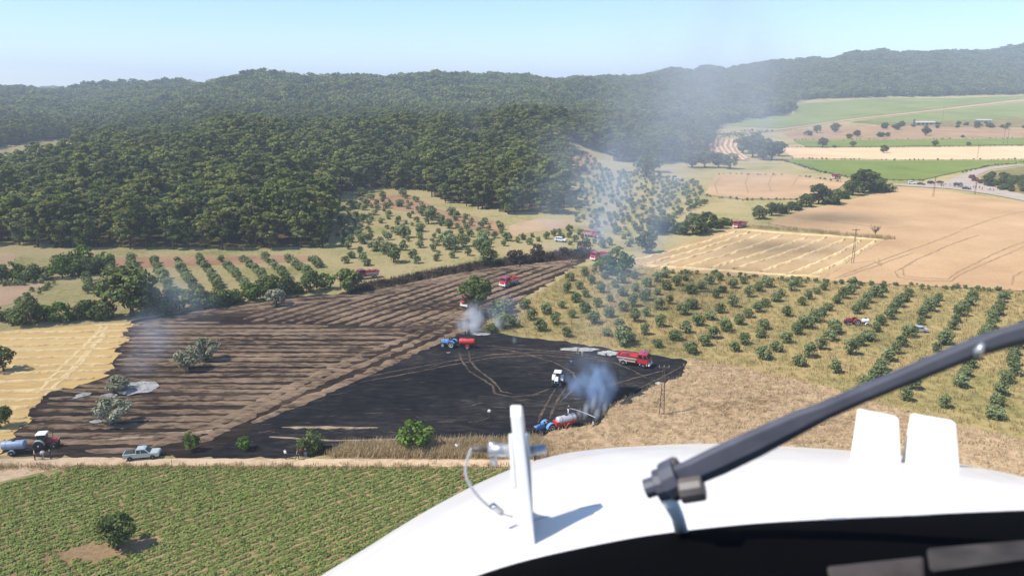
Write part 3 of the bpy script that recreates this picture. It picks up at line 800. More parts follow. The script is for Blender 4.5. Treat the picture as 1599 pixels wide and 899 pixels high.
k = (np.abs(x) < y * .82 + 60) & forest(x, y); x, y = x[k], y[k]; k = seen(x, y, 11, 6); x, y = x[k], y[k]
scatter('pine_forest', np.stack([x, y, height(x, y)], 1), far_coll, 5, .85, 1.15, 'pine forest on the far hills along the skyline', zs=(.85, 1.15))
# reddish dead pines and fringe trees
dead = make_kind(520, 2.3, 9, 3, 20, 40, .2, 'dead_leaf', .2)
plant('dead_pine', dead, P(222, 372), .95, 'brown dead pine among the green pines on the left slope', 'tree')

# ------------------------------------------------------------------ olive groves
olive_list = []
def grove(poly, dirv, along, across, smin, smax, gap, jit, lab, grp):
    d = Vector(dirv).normalized(); s = Vector((-d.y, d.x))
    cx = sum(p[0] for p in poly) / len(poly); cyy = sum(p[1] for p in poly) / len(poly)
    for i in range(-60, 61):
        for j in range(-60, 61):
            if random.random() < gap: continue
            p = Vector((cx, cyy)) + d * (i * along + random.gauss(0, jit)) + s * (j * across + random.gauss(0, jit * .6))
            if in_one(poly, p.x, p.y):
                olive_list.append((p.x, p.y, random.uniform(smin, smax), lab, grp, j))
avoid = [P(1332, 506), P(1432, 517), P(1345, 507)]
right_poly = xy([(790,510),(800,490),(850,462),(905,424),(960,424),(1040,430),(1300,448),(1599,463),(1700,468),(1700,690),(1599,668),(1400,632),(1290,596),(1160,562),(1075,553),(960,538),(870,526)])
grove(right_poly, (.60, .80), 6.7, 7.0, .70, 1.08, .08, .42, 'round olive tree in the olive grove right of the burnt field', 'olive trees of the grove beside the burnt field')
olive_list = [q for q in olive_list if all((Vector(q[:2]) - a.xy).length > 4.0 for a in avoid)]
grove(xy([(168,410),(490,404),(520,415),(500,432),(420,450),(330,458),(250,462),(140,462),(120,450)]), (-.49, .87), 4.0, 6.5, .65, 1.05, .06, .4, 'olive tree in the rows below the pine forest', 'olive trees in rows below the pine forest')
grove(xy([(500,345),(515,322),(560,307),(640,306),(690,332),(795,356),(800,388),(740,402),(620,416),(520,416),(505,395)]), (.8, .6), 6.7, 6.7, .42, .95, .14, 1.2, 'olive tree in the middle grove below the pine wood', 'olive trees of the middle grove')
grove(xy([(893,352),(898,262),(1000,268),(1090,285),(1108,322),(1060,336),(1010,362),(1000,385),(930,390),(860,382),(805,390),(802,372),(880,360)]), (.5, .87), 6.6, 6.4, .5, .85, .12, .7, 'olive tree in the far grove behind the smoke', 'olive trees of the far grove')
for c in CLEAR: grove(c, (.8, .6), 7, 7, .6, .9, .1, .8, 'small olive on a cleared patch of red soil', 'olives on the cleared patches')
grove(xy([(1080,213),(1170,203),(1210,206),(1160,214),(1100,217)]), (.8, .6), 8, 8, .9, 1.2, .1, .8, 'olive tree in the far grove by the furrowed field', 'olives by the furrowed field')
def shown(q):
    p, r = PX(q[0], q[1], 1.0)
    return (-20 < p < 1620) * q[2] / max(q[1], 60)
for i, q in enumerate(olive_list):      # the middle grove mixes big old trees with young ones
    if 'middle grove' in q[3] and random.random() < .2: olive_list[i] = q[:2] + (random.uniform(1.2, 1.75),) + q[3:]
olive_list.sort(key=lambda q: -float(shown(q)))
big_ol = olive_list[:300]; rest_ol = olive_list[300:]
def by_rows(grp, start, word, rev):
    """name each tree of a planted grove by its row and its place in the row"""
    t = [i for i, q in enumerate(big_ol) if q[4] == grp and 0 < PX(q[0], q[1], 1.0)[0] < 1599]
    js = sorted({big_ol[i][5] for i in t}, reverse=rev)
    for n, j in enumerate(js):
        for k, i in enumerate(sorted([i for i in t if big_ol[i][5] == j], key=lambda i: -big_ol[i][1])):
            q = big_ol[i]; big_ol[i] = q[:3] + (word % (nth(k + 1), nth(n + 1)),) + q[4:]
by_rows('olive trees of the grove beside the burnt field', 0, 'round olive, %s from the far end of the %s slanting row from the smoke', True)
by_rows('olive trees in rows below the pine forest', 0, 'olive tree, %s from the forest in the %s row from the tall hedge tree', True)
for q in big_ol:
    plant('olive_tree', OLIVES[random.randrange(5)], (q[0], q[1], hz(q[0], q[1])), q[2], q[3], 'olive tree', q[4], sz=q[2] * random.uniform(.9, 1.12))
scatter('olive_trees', np.array([(q[0], q[1], hz(q[0], q[1])) for q in rest_ol]), olive_coll, 5, .5, .95, 'small olive trees dotting the groves below the pine woods')

# ------------------------------------------------------------------ single trees and hedges
def spec(name, kind, px, py, s, label, cat='tree', group=None, sz=None, rz=None):
    return plant(name, kind, P(px, py), s, label, cat, group, rz, sz)
spec('tree', DARKTREE[0], 184, 856, .78, 'dark leafy tree alone on bare soil in the green crop', rz=1)
spec('tree', BRIGHT[0], 646, 703, 1.2, 'bright green bushy tree in the dry grass strip above the track', rz=2)
spec('olive_tree', GREYOL[0], 177, 664, 1.02, 'grey olive tree with a black shadow, lower of two by the ash', 'olive tree')
spec('olive_tree', GREYOL[2], 186, 612, .82, 'flat dark olive tree between the two white ash patches', 'olive tree', sz=.75)
spec('olive_tree', GREYOL[1], 296, 578, 1.12, 'pale grey olive, nearer of the pair inside the striped burnt field', 'olive tree')
spec('olive_tree', GREYOL[0], 322, 563, 1.0, 'pale grey olive, farther of the pair inside the striped burnt field', 'olive tree')
spec('olive_tree', GREYOL[1], 432, 478, 1.1, 'lone grey olive on the upper edge of the striped burnt field', 'olive tree')
spec('sapling', BRIGHT[1], 300, 704, .5, 'thin sapling with a bare stem beside the dirt track', 'tree', sz=.72)
spec('shrub', BRIGHT[0], 381, 702, .55, 'small round green shrub on black ground by the track', 'shrub')
spec('shrub', BUSH[1], 486, 706, .66, 'dusty green shrub beside the standing group of people', 'shrub', sz=.9)
spec('tree', DARKTREE[1], 6, 580, .82, 'dark tree on the yellow stubble at the picture edge')
spec('tree', DARKTREE[1], 0, 668, .6, 'half hidden shrub on the burn edge at the picture border')
bigt = make_kind(530, 4.6, 9.6, 3.0, 60, 34, .22, 'bush_leaf', .5, .27, 'charred_bark')
spec('tree', bigt, 744, 492, 1.0, 'big tree with charred trunk above the white smoke')
spec('olive_tree', OLIVES[0], 779, 496, 1.55, 'bright olive just right of the big charred tree', 'olive tree')
spec('olive_tree', GREYOL[2], 790, 487, .85, 'grey olive behind the bright olive near the charred tree', 'olive tree')
spec('olive_tree', OLIVES[2], 786, 512, 1.1, 'olive tree nearest the white smoke at the grove corner', 'olive tree')
spec('shrub', BUSH[2], 767, 518, .75, 'small dark shrub beside the white smoke', 'shrub')
spec('tree', BRIGHT[1], 966, 428, 1.85, 'bright green tree, right one of the pair at the grove top')
spec('tree', BRIGHT[0], 944, 428, 1.45, 'bright green tree, left one of the pair at the grove top')
spec('shrub', OLIVES[3], 974, 540, 1.35, 'smoky blue grey shrub beside the parked fire engine', 'shrub')
spec('tree', DARKTREE[0], 1010, 395, 1.3, 'hazy tree at the corner of the mown wheat')
# bare tree in the wheat
m = MB(); rr = random.Random(5)
m.tube([(0, 0, 0), (.1, 0, 1.2), (.05, .1, 2.2)], [.22, .17, .13], 7)
for a in range(22):
    an = rr.uniform(0, 6.28); l = rr.uniform(1.6, 3.0); zz = rr.uniform(1.3, 2.2)
    e1 = Vector((math.cos(an) * l * .5, math.sin(an) * l * .5, zz + l * .55)); e2 = Vector((math.cos(an + .2) * l * .85, math.sin(an + .2) * l * .85, zz + l * rr.uniform(.6, 1.1)))
    m.tube([(0.05, 0, zz), e1, e2], [.08, .05, .02], 4)
    for q in range(6):
        st = e1.lerp(e2, rr.random()); m.tube([st, st + Vector((rr.uniform(-.7, .7), rr.uniform(-.7, .7), rr.uniform(.1, .8)))], [.03, .012], 3)
bt = empty('bare_tree', P(1366, 370)); tag(bt, 'bare leafless tree standing in the wheat field', 'tree')
m.build('trunk', 'bark', bt)
# hedges
HG = 'green bushes of the hedge above the stubble'
for i, (a, b, s, sz) in enumerate([(-12,496,1.0,1),(12,500,.9,.8),(30,505,1.2,1),(48,507,1.35,1.1),(70,500,1.1,.9),(95,503,1.3,1),(120,500,1.2,1),(143,498,1.2,.9),(165,497,1.3,1.0),
        (255,490,1.3,1.2),(280,485,1.35,1.1),(305,482,1.2,1),(326,480,1.1,1),(346,478,1.2,1),(366,474,1.3,1.1),(390,470,1.2,1.0),(415,466,1.25,1.2),(440,461,1.25,1.2),(462,458,1.15,1.0),(486,456,1.2,1.1),(508,452,1.15,1.0)]):
    spec('bush', BUSH[i % 4] if i % 5 else BRIGHT[0], a, b, s * 1.0, ('green hedge bush, %s to the left of the tall hedge tree' % nth(9 - i)) if i < 9 else ('green hedge bush, %s to the right of the tall hedge tree' % nth(i - 8)), 'bush', HG, sz=s * sz)
spec('tree', DARKTREE[1], 207, 494, 2.1, 'tall broad dark tree standing in the hedge', sz=2.0)
spec('tree', DARKTREE[0], 230, 494, 1.35, 'shorter dark tree leaning on the tallest hedge tree')
spec('bush', BUSH[3], 546, 456, 1.45, 'large dark bush in front of the dull red truck', 'bush')
for i, (a, b, s) in enumerate([(20,440,1.3),(45,438,1.3),(72,436,1.35),(98,434,1.4),(122,431,1.35),(146,427,1.3),(166,420,1.2),(0,442,1.2),(100,424,1.5),(130,418,1.6)]):
    spec('bush', BUSH[i % 4] if i % 3 else BRIGHT[1], a, b, s, 'green bush at the foot of the pine forest', 'bush', 'bushes at the foot of the pine forest')
for i, (a, b, s) in enumerate([(575,452,.9),(600,446,.8),(628,442,.9),(655,436,.95),(682,430,.9),(705,426,.8),(762,416,1.25),(806,414,1.4),(822,412,1.2),(838,409,1.3),(858,405,.9),(880,400,.9),(905,398,1.0),(838,398,1.1),(912,392,1.4),(728,424,.8),(780,414,.7)]):
    spec('scorched_bush', SCORCH[i % 2] if i != 6 else DARKTREE[0], a, b, s * .85, ('scorched bush, %s from the dull red truck along the burnt strip' % nth(i + 1)), 'bush', 'scorched bushes above the striped field', sz=s * (.55 if i < 6 else .85))
for i, (a, b, s) in enumerate([(1020,366,1.5),(1040,362,1.9),(1060,366,2.0),(1082,366,2.1),(1102,362,1.6),(1120,356,1.4),(1136,352,1.3),(1185,342,1.5),(1205,337,1.2),(1222,333,1.4),(1242,328,1.8),(1258,323,1.6),(1278,319,2.0),(1296,319,2.3),(1316,310,1.9),(1332,305,2.1),(1348,302,2.6),(1368,300,2.3),(1386,300,2.1),(1338,296,2.2),(1360,296,2.0)]):
    spec('bush', BUSH[i % 4] if i % 4 else DARKTREE[0], a, b, s * .92, ('bush in the diagonal hedge, %s counted from its smoky lower end' % nth(i + 1)), 'bush', 'bushes of the diagonal hedge', sz=s * .85)
for i, (a, b, s) in enumerate([(1160,240,3.6),(1175,246,4.0),(1192,250,4.2),(1205,250,3.2),(1216,244,3.0),(1180,236,3.6),(1020,268,3.0),(1008,276,3.2),(1080,262,3.0),(1100,262,3.0),(1122,262,2.6),(1140,264,2.4)]):
    spec('tree', DARKTREE[i % 2], a, b, s * .8, 'hazy tree in the clump around the furrowed field', 'tree', 'hazy trees round the furrowed field', sz=s * .7)
FT = [(1262,212,2.2,'tree left of the round tree in the ploughed field'),(1276,208,2.0,'tree just left of the round tree at the farm track'),(1304,207,2.6,'round dark tree beside the farm track'),(1326,217,1.7,'low bush at the left of the ploughed field'),(1338,214,1.8,'pale tree in the middle of the ploughed field'),
      (1284,231,2.0,'round dark bush on the pale wheat edge'),(1303,231,1.3,'small bush right of the round dark bush'),(1332,230,1.2,'thin tree on the green strip'),(1380,239,1.6,'lone tree casting a shadow on the pale wheat'),(1375,214,2.0,'tree below the farm hedge, left'),(1386,214,1.3,'small tree beside the ploughed field tree'),
      (1445,212,2.0,'tree below the shed'),(1503,215,1.1,'small tree in the right ploughed field'),(1460,229,1.3,'bush on the edge of the green strip'),(1512,228,.9,'small bush at the right of the green strip'),(1400,203,2.2,'dark tree left of the long shed')]
for i, (a, b, s, l) in enumerate(FT): spec('tree', DARKTREE[i % 2] if i % 3 else BUSH[i % 4], a, b, s * .85, l + ' far away', 'tree', None, sz=s * .75)
for i in range(26):
    a = random.uniform(1370, 1600); b = random.uniform(193, 202)
    spec('bush', BUSH[i % 4], a, b, random.uniform(.9, 1.7), 'bush on the scrubby ground by the long farm shed', 'bush', 'scrub by the farm shed')
for i in range(70):
    u = random.random(); a = 1540 + u * 110; b = 297 - random.random() * (20 + 10 * u) + 8 * u
    if b < 270 - u * 10: b += 8
    spec('bush', BUSH[i % 4], a, b, random.uniform(.6, 1.05), 'scrub bush on the rough ground right of the asphalt road', 'bush', 'scrub right of the asphalt road')
for q in ((1517,279,.8), (1523,284,.9), (1530,287,.8)): spec('red_bush', RED[0], q[0], q[1], q[2], 'reddish bush at the bend of the asphalt road', 'bush', 'reddish bushes at the road bend')
cyp = make_kind(540, .9, 7, .1, 22, 60, .2, 'pine_leaf', .12, .8)
spec('cypress', cyp, 1427, 196, 1.3, 'dark pointed cypress left of the long shed', 'tree')

# ------------------------------------------------------------------ crops and grasses
def tuft_coll(name, n, mat, blades, h, spread, width, leafy=False, seed=0):
    coll = bpy.data.collections.new(name)
    for k in range(n):
        r = np.random.default_rng(seed + k)
        if leafy:
            dv = r.normal(size=(blades, 3)); dv[:, 2] = np.abs(dv[:, 2]); dv /= np.linalg.norm(dv, axis=1, keepdims=True)
            C = dv * np.array([spread, spread, h]) * r.uniform(.5, 1, (blades, 1)) + np.array([0, 0, .05])
            V_, F_ = quads(C, None, width, dv * .7 + np.array([0, 0, .5]), r)
        else:
            a = r.uniform(0, 6.28, blades); b0 = np.stack([r.normal(0, spread, blades), r.normal(0, spread, blades), np.zeros(blades)], 1)
            le = np.stack([np.cos(a), np.sin(a), np.zeros(blades)], 1) * r.uniform(.05, .5, (blades, 1)) * h
            tp = b0 + le + np.array([0, 0, 1]) * h * r.uniform(.6, 1.15, (blades, 1)); md = b0 + le * .35 + (tp - b0) * np.array([0, 0, .6])
            sd = np.stack([-np.sin(a + .6), np.cos(a + .6), np.zeros(blades)], 1) * width
            V_ = np.stack([b0 - sd, b0 + sd, md + sd * .9, md - sd * .9, tp + sd * .5, tp - sd * .5], 1).reshape(-1, 3)
            i = np.arange(blades)[:, None] * 6
            F_ = np.concatenate([i + np.array([0, 1, 2, 3]), i + np.array([3, 2, 4, 5])])
        source(name + '_%d' % k, np_mesh(name, V_, F_, mat, np.clip(r.normal(.5, .2, len(F_)), 0, 1)), coll)
    return coll
crop_c = tuft_coll('crop_plant', 5, 'crop_leaf', 40, .26, .54, .10, True, 700)
pts = []
dr = Vector((.76, .65)); sr = Vector((-dr.y, dr.x)); c0 = Vector((-30, 85))
gap_c = P(120, 868)
for i in range(-190, 191):
    for j in range(-90, 91):
        p = c0 + dr * (i * .46 + random.gauss(0, .1)) + sr * (j * 1.24 + random.gauss(0, .07))
        if not (-85 < p.x < 45 and 60 < p.y < 112): continue
        e = ((p.x - gap_c.x - 1.5) / 5.5) ** 2 + ((p.y - gap_c.y - .6) / 2.4) ** 2
        e2 = ((p.x - gap_c.x - 5.5) / 4) ** 2 + ((p.y - gap_c.y - 2.5) / 2.0) ** 2
        if min(e, e2) < random.uniform(.3, 1.2) or random.random() < .03: continue
        pts.append((p.x, p.y))
pa = np.array(pts); k = inside(crop_poly, pa[:, 0], pa[:, 1]); pa = pa[k]
scatter('crop_plants', np.column_stack([pa, np.zeros(len(pa))]), crop_c, 5, .75, 1.3, 'low leafy green crop plants in slanting rows', zs=(.8, 1.2))
straw_c = tuft_coll('straw_tuft', 5, 'straw_blade', 26, .95, .35, .022, False, 720)
def poly_pts(poly, step, keep=1.0):
    xs = [p[0] for p in poly]; ys = [p[1] for p in poly]
    x, y = jgrid(max(min(xs), -200), min(max(xs), 200), min(ys), max(ys), step)
    k = inside(poly, x, y) & (rng.random(len(x)) < keep)
    return x[k], y[k]
verge = xy([(512,713),(540,697),(600,694),(700,692),(842,687),(860,700),(862,716),(700,715)])
field('grass_verge', verge, 'lodged_wheat', 2, .026, .4)
x, y = poly_pts(verge, .42)
scatter('tall_dry_grass', np.column_stack([x, y, height(x, y)]), straw_c, 5, .8, 1.5, 'tall straw coloured grass between the black field and the track', tilt=.15)
x, y = poly_pts(wheat_poly, .95, .8)
k = y > 92; x, y = x[k], y[k]
wheat_c = tuft_coll('wheat_tuft', 4, 'straw_blade', 14, .55, .3, .025, False, 740)
scatter('lodged_wheat', np.column_stack([x, y, height(x, y) + .5]), wheat_c, 4, .7, 1.4, 'flattened ripe wheat in front of the white nose', tilt=.7)
dry_c = tuft_coll('dry_tuft', 5, 'dry_blade', 16, .55, .35, .03, False, 760)
x, y = poly_pts(orch_poly, 1.5, .8)
scatter('meadow_grass', np.column_stack([x, y, height(x, y)]), dry_c, 5, .7, 1.5, 'dry yellowish grass under the olive trees', tilt=.2)
leaf_mat('scorched_blade', (.02,.015,.013), (.07,.05,.037), (.15,.11,.07), .1, .4)
scorch_c = tuft_coll('scorched_tuft', 4, 'scorched_blade', 18, .8, .4, .035, False, 780)
x, y = poly_pts(scorch_poly, .9, .9)
scatter('scorched_grass', np.column_stack([x, y, height(x, y)]), scorch_c, 4, .6, 1.6, 'scorched grass and scrub along the upper edge of the striped field', tilt=.3)
# rough dry edge along the road and track
x = rng.uniform(-110, 60, 900); y = np.interp(x, [-110, 60], [P(0, 730).y, P(900, 731).y]) + rng.normal(0, .5, 900)
scatter('verge_grass', np.column_stack([x, y, np.zeros(900)]), dry_c, 5, .5, 1.1, 'scattered dry grass along the lower edge of the track')
bank = pline([(1160,355),(1200,358),(1290,365),(1340,371),(1395,374)])
pp = resample([(p.x, p.y) for p in bank], .35)
scatter('bank_grass', np.array([(p.x + random.gauss(0, .9), p.y + random.gauss(0, .7), .4) for p in pp]), straw_c, 5, .9, 1.6, 'rough dry bank between the mown and the standing wheat')

mg = []
for q, sp in (([(1216,230.5),(1400,230.5),(1599,228)], 3.2), ([(1240,248.5),(1400,250.5),(1599,249.7)], 3.5), ([(1222,251),(1280,269),(1340,281),(1440,283)], 1.6), ([(1240,218.8),(1400,218.3),(1599,216)], 4.5), ([(1215,206),(1300,197.5),(1400,195.5)], 5),
              ([(1320,286),(1240,275),(1118,272)], 2.5), ([(1240,313),(1160,313),(1100,307)], 2.2), ([(1500,270),(1545,260),(1599,254)], 2.5), ([(0,446),(75,441),(78,448),(20,476)], 1.2), ([(1040,425.5),(1300,442),(1599,457)], 1.1), ([(1246,162),(1370,152.5),(1599,149)], 12)):
    for p in resample(xy(q), sp):
        x_, y_ = p.x + random.gauss(0, .8), p.y + random.gauss(0, 1.2)
        mg.append((x_, y_, hz(x_, y_) + .1))
scatter('margin_scrub', np.array(mg), olive_coll, 5, .12, .5, 'low green scrub along the margins between the far fields')
# ------------------------------------------------------------------ vehicles
def wheel(parent, x, y, r, w_, rim='rim_white', tyre='rubber'):
    s = 1 if y > 0 else -1
    m = MB(); h = w_ / 2
    m.lathe_y((x, y, r), [(r * .58, -h * .8), (r * .9, -h), (r, -h * .6), (r, h * .6), (r * .9, h), (r * .58, h * .8)], 18)
    t = m.build('wheel', tyre, parent, True)
    q = MB(); q.lathe_y((x, y + s * h * .35, r), [(r * .62, -.05), (r * .62, s * h * .55 if s > 0 else .02), (r * .5, s * h * .45), (r * .18, s * h * .2), (r * .16, s * h * .75), (.01, s * h * .75)], 14)
    q.build('rim', rim, t)
    return t
def arch(m, x, y0, y1, r, zc, th, mi=0, a0=0, a1=math.pi):
    pr = [(x + (r + th) * math.cos(a), zc + (r + th) * math.sin(a)) for a in np.linspace(a0, a1, 9)] + [(x + r * math.cos(a), zc + r * math.sin(a)) for a in np.linspace(a1, a0, 9)]
    n = 9
    for i in range(n - 1):
        p = [pr[i], pr[i + 1], pr[2 * n - 2 - i], pr[2 * n - 1 - i]]
        m.prism(p, y0, y1, mi)
def fire_engine(name='fire_engine', red='fire_red', bare=False):
    t = empty(name)
    m = MB(); m.box(-3.3, 3.0, -.45, .45, .62, .92); m.box(-2.2, -1.2, -1.05, 1.05, .55, .75); m.box(1.6, 2.4, -1.0, 1.0, .5, .7); m.build('chassis', 'chassis', t)
    cabp = [(1.0, .95), (3.35, .95), (3.42, 1.5), (3.25, 1.95), (2.85, 2.85), (2.6, 2.98), (1.15, 2.98), (1.0, 2.85)]
    m = MB(); m.prism(cabp, -1.18, 1.18, 0, [0, 0, 0, .02, .12, .16, .16, .1]); cab = m.build('cab', red, t, bevel=.04)
    m = MB(); m.add([(3.245, -1.0, 2.0), (3.245, 1.0, 2.0), (2.905, .93, 2.76), (2.905, -.93, 2.76), (3.27, -1.0, 2.0), (3.27, 1.0, 2.0), (2.93, .93, 2.76), (2.93, -.93, 2.76)],
                    [(0,1,2,3), (4,5,6,7), (0,1,5,4), (1,2,6,5), (2,3,7,6), (3,0,4,7)]); m.build('windscreen', 'glass', cab)
    for s in (-1, 1):
        for xa, xb in ((2.25, 2.85), (1.2, 1.9)):
            m = MB(); y0, y1 = s * 1.175, s * 1.105
            m.add([(xa, y0, 2.0), (xb + .15, y0, 2.0), (xb - .02, y1, 2.7), (xa, y1, 2.7), (xa, y0 - s * .1, 2.0), (xb + .15, y0 - s * .1, 2.0), (xb - .02, y1 - s * .1, 2.7), (xa, y1 - s * .1, 2.7)],
                  [(0,1,2,3), (7,6,5,4), (0,4,5,1), (1,5,6,2), (2,6,7,3), (3,7,4,0)]); m.build('side_window', 'glass', cab)
        m = MB(); m.box(3.36, 3.46, s * .95 - .16, s * .95 + .16, 1.15, 1.4); m.build('headlight', 'lamp_clear', t)
        m = MB(); m.box(2.95, 3.1, s * 1.25 - .06, s * 1.25 + .12 * s, 2.0, 2.45); m.build('mirror', 'chassis', t)
    m = MB(); m.box(3.3, 3.62, -1.2, 1.2, .6, .98); m.build('bumper', 'white_metal', t, bevel=.03)
    # open topped tank body with slanting sides
    o0, o1, zt, zb = -3.45, .85, 2.25, 1.25
    A = [(o0 + .25, -1.0, zb), (o1, -1.0, zb), (o1, 1.0, zb), (o0 + .25, 1.0, zb)]; B = [(o0, -1.22, zt), (o1, -1.22, zt), (o1, 1.22, zt), (o0, 1.22, zt)]
    C = [(o0 + .22, -1.0, zt), (o1 - .2, -1.0, zt), (o1 - .2, 1.0, zt), (o0 + .22, 1.0, zt)]; D = [(o0 + .35, -.9, zt - .35), (o1 - .3, -.9, zt - .35), (o1 - .3, .9, zt - .35), (o0 + .35, .9, zt - .35)]
    m = MB(); m.rings([A, B, C, D]); bd = m.build('tank_body', red, t)
    m = MB(); m.box(-2.4, -1.4, -.5, .5, zt - .34, zt + .12); m.tube([(-.9, 0, zt - .3), (-.9, 0, zt + .35), (-.3, 0, zt + .5)], .07, 6); m.build('pump', 'dull_red', bd)
    for s in (-1, 1):
        m = MB(); y = s * 1.08
        m.add([(o0 + .18, s * 1.1, 1.55), (o1 + .01, s * 1.1, 1.55), (o1 + .01, s * 1.19, 1.85), (o0 + .12, s * 1.19, 1.85), (o0 + .18, s * .95, 1.55), (o1 + .01, s * .95, 1.55), (o1 + .01, s * 1.0, 1.85), (o0 + .12, s * 1.0, 1.85)],
              [(0,1,2,3), (7,6,5,4), (0,4,5,1), (1,5,6,2), (2,6,7,3), (3,7,4,0)]); m.build('stripe', 'white_metal', bd)
        m = MB(); m.box(-2.9, .6, s * .93 - .12, s * .93 + .12, .98, 1.246); m.build('locker', 'cloth_beige', t)
        m = MB(); arch(m, 2.25, s * .85 - .28 * (s < 0) , s * .85 + .33 * (s > 0), .68, .58, .12); m.build('mudguard', 'white_metal', t)
        m = MB(); arch(m, -1.95, s * .85 - .28 * (s < 0), s * .85 + .33 * (s > 0), .66, .58, .08); m.build('mudguard', 'white_metal', t)
        wheel(t, 2.25, s * .95, .56, .36); wheel(t, -1.95, s * .95, .56, .36)
    m = MB(); m.box(1.9, 2.2, -.7, .7, 2.985, 3.14); m.build('light_bar', 'lamp_blue', t, bevel=.03)
    return t
def tractor(name, hood='blue_paint', roof=None, cab=False, fender=None):
    t = empty(name); fender = fender or hood
    m = MB(); m.box(-.9, 1.9, -.28, .28, .55, 1.0); m.box(-.6, .2, -.5, .5, .6, .95); m.build('chassis', 'chassis', t)
    m = MB(); m.prism([(.25, .98), (1.95, .9), (2.05, 1.0), (2.02, 1.42), (1.8, 1.56), (.25, 1.68)], -.36, .36, 0, [0, 0, 0, .03, .07, .07]); h = m.build('bonnet', hood, t, bevel=.04)
    m = MB(); m.box(2.0, 2.09, -.26, .26, 1.02, 1.38); m.build('grille', 'chassis', h)
    for s in (-1, 1):
        m = MB(); m.box(2.03, 2.1, s * .2 - .07, s * .2 + .07, 1.40, 1.5); m.build('headlight', 'lamp_clear', h)
    m = MB(); m.tube([(1.2, .25, 1.6), (1.2, .25, 2.4)], .05, 6); m.build('exhaust', 'chassis', t)
    for s in (-1, 1):
        m = MB(); arch(m, -.65, s * .78 - .3, s * .78 + .3, .84, .8, .06, 0, .1, 2.6); m.build('mudguard', fender, t)
        wheel(t, -.65, s * .85, .80, .46); wheel(t, 1.45, s * .72, .50, .30)
    m = MB(); m.box(-.55, -.1, -.25, .25, 1.1, 1.22); m.box(-.62, -.52, -.25, .25, 1.2, 1.65); m.build('seat', 'rubber', t, bevel=.03)
    m = MB(); m.tube([(.35, 0, 1.5), (.18, 0, 1.75)], .03, 5); m.lathe_x((.16, 0, 1.76), [(.19, -.02), (.21, 0), (.19, .02)], 12); m.build('steering_wheel', 'rubber', t)
    if roof:
        for x_ in (-.85, .3):
            for s in (-1, 1):
                m = MB(); m.box(x_ - .03, x_ + .03, s * .6 - .03, s * .6 + .03, 1.0, 2.45); m.build('cab_post', 'chassis', t)
        m = MB(); m.prism([(-1.05, 2.45), (.55, 2.45), (.5, 2.58), (.3, 2.64), (-.85, 2.64), (-1.0, 2.58)], -.75, .75, 0, [0, 0, .03, .1, .1, .03]); m.build('roof', roof, t, bevel=.02)
        if cab:
            for s in (-1, 1):
                m = MB(); m.box(-.82, .27, s * .59 - .015, s * .59 + .015, 1.35, 2.44); m.build('side_window', 'glass', t)
            m = MB(); m.box(.28, .3, -.57, .57, 1.35, 2.44); m.build('windscreen', 'glass', t)
            m = MB(); m.box(-.87, -.85, -.57, .57, 1.35, 2.44); m.build('rear_window', 'glass', t)
    return t
def tanker(name, tank='tank_red', top=None, L=3.2, r=.72):
    t = empty(name)
    m = MB(); m.box(-L / 2, L / 2, -.45, .45, .62, .75); m.tube([(L / 2, .4, .68), (L / 2 + 1.3, 0, .6)], .06, 6); m.tube([(L / 2, -.4, .68), (L / 2 + 1.3, 0, .6)], .06, 6); m.build('drawbar', tank if top else 'chassis', t)
    m = MB(); pr = [(.05, -L / 2 - .2), (r * .7, -L / 2 - .12), (r * .96, -L / 2), (r, -L / 2 + .15), (r, L / 2 - .15), (r * .96, L / 2), (r * .7, L / 2 + .12), (.05, L / 2 + .2)]
    m.lathe_x((0, 0, .78 + r), pr, 18); tk = m.build('tank', top or tank, t, True)
    for x_ in (-L * .3, L * .3):
        m = MB(); m.lathe_x((x_, 0, .78 + r), [(r + .005, -.05), (r + .03, -.04), (r + .03, .04), (r + .005, .05)], 18); m.build('band', tank, tk)
    m = MB(); m.tube([(0, 0, .7 + 2 * r), (0, 0, .95 + 2 * r)], .24, 12); m.build('hatch', 'chassis', tk)
    if top:
        m = MB(); m.box(-L / 2 - .1, L / 2 + .2, -.75, .75, .70, 1.15); m.box(L / 2 - .1, L / 2 + .5, -.7, .7, .7, 1.4); m.build('skirt', tank, t, bevel=.04)
    for s in (-1, 1):
        m = MB(); arch(m, -.15, s * .82 - .18, s * .82 + .18, .48, .44, .05); m.build('mudguard', tank, t)
        wheel(t, -.15, s * .85, .43, .28)
    return t
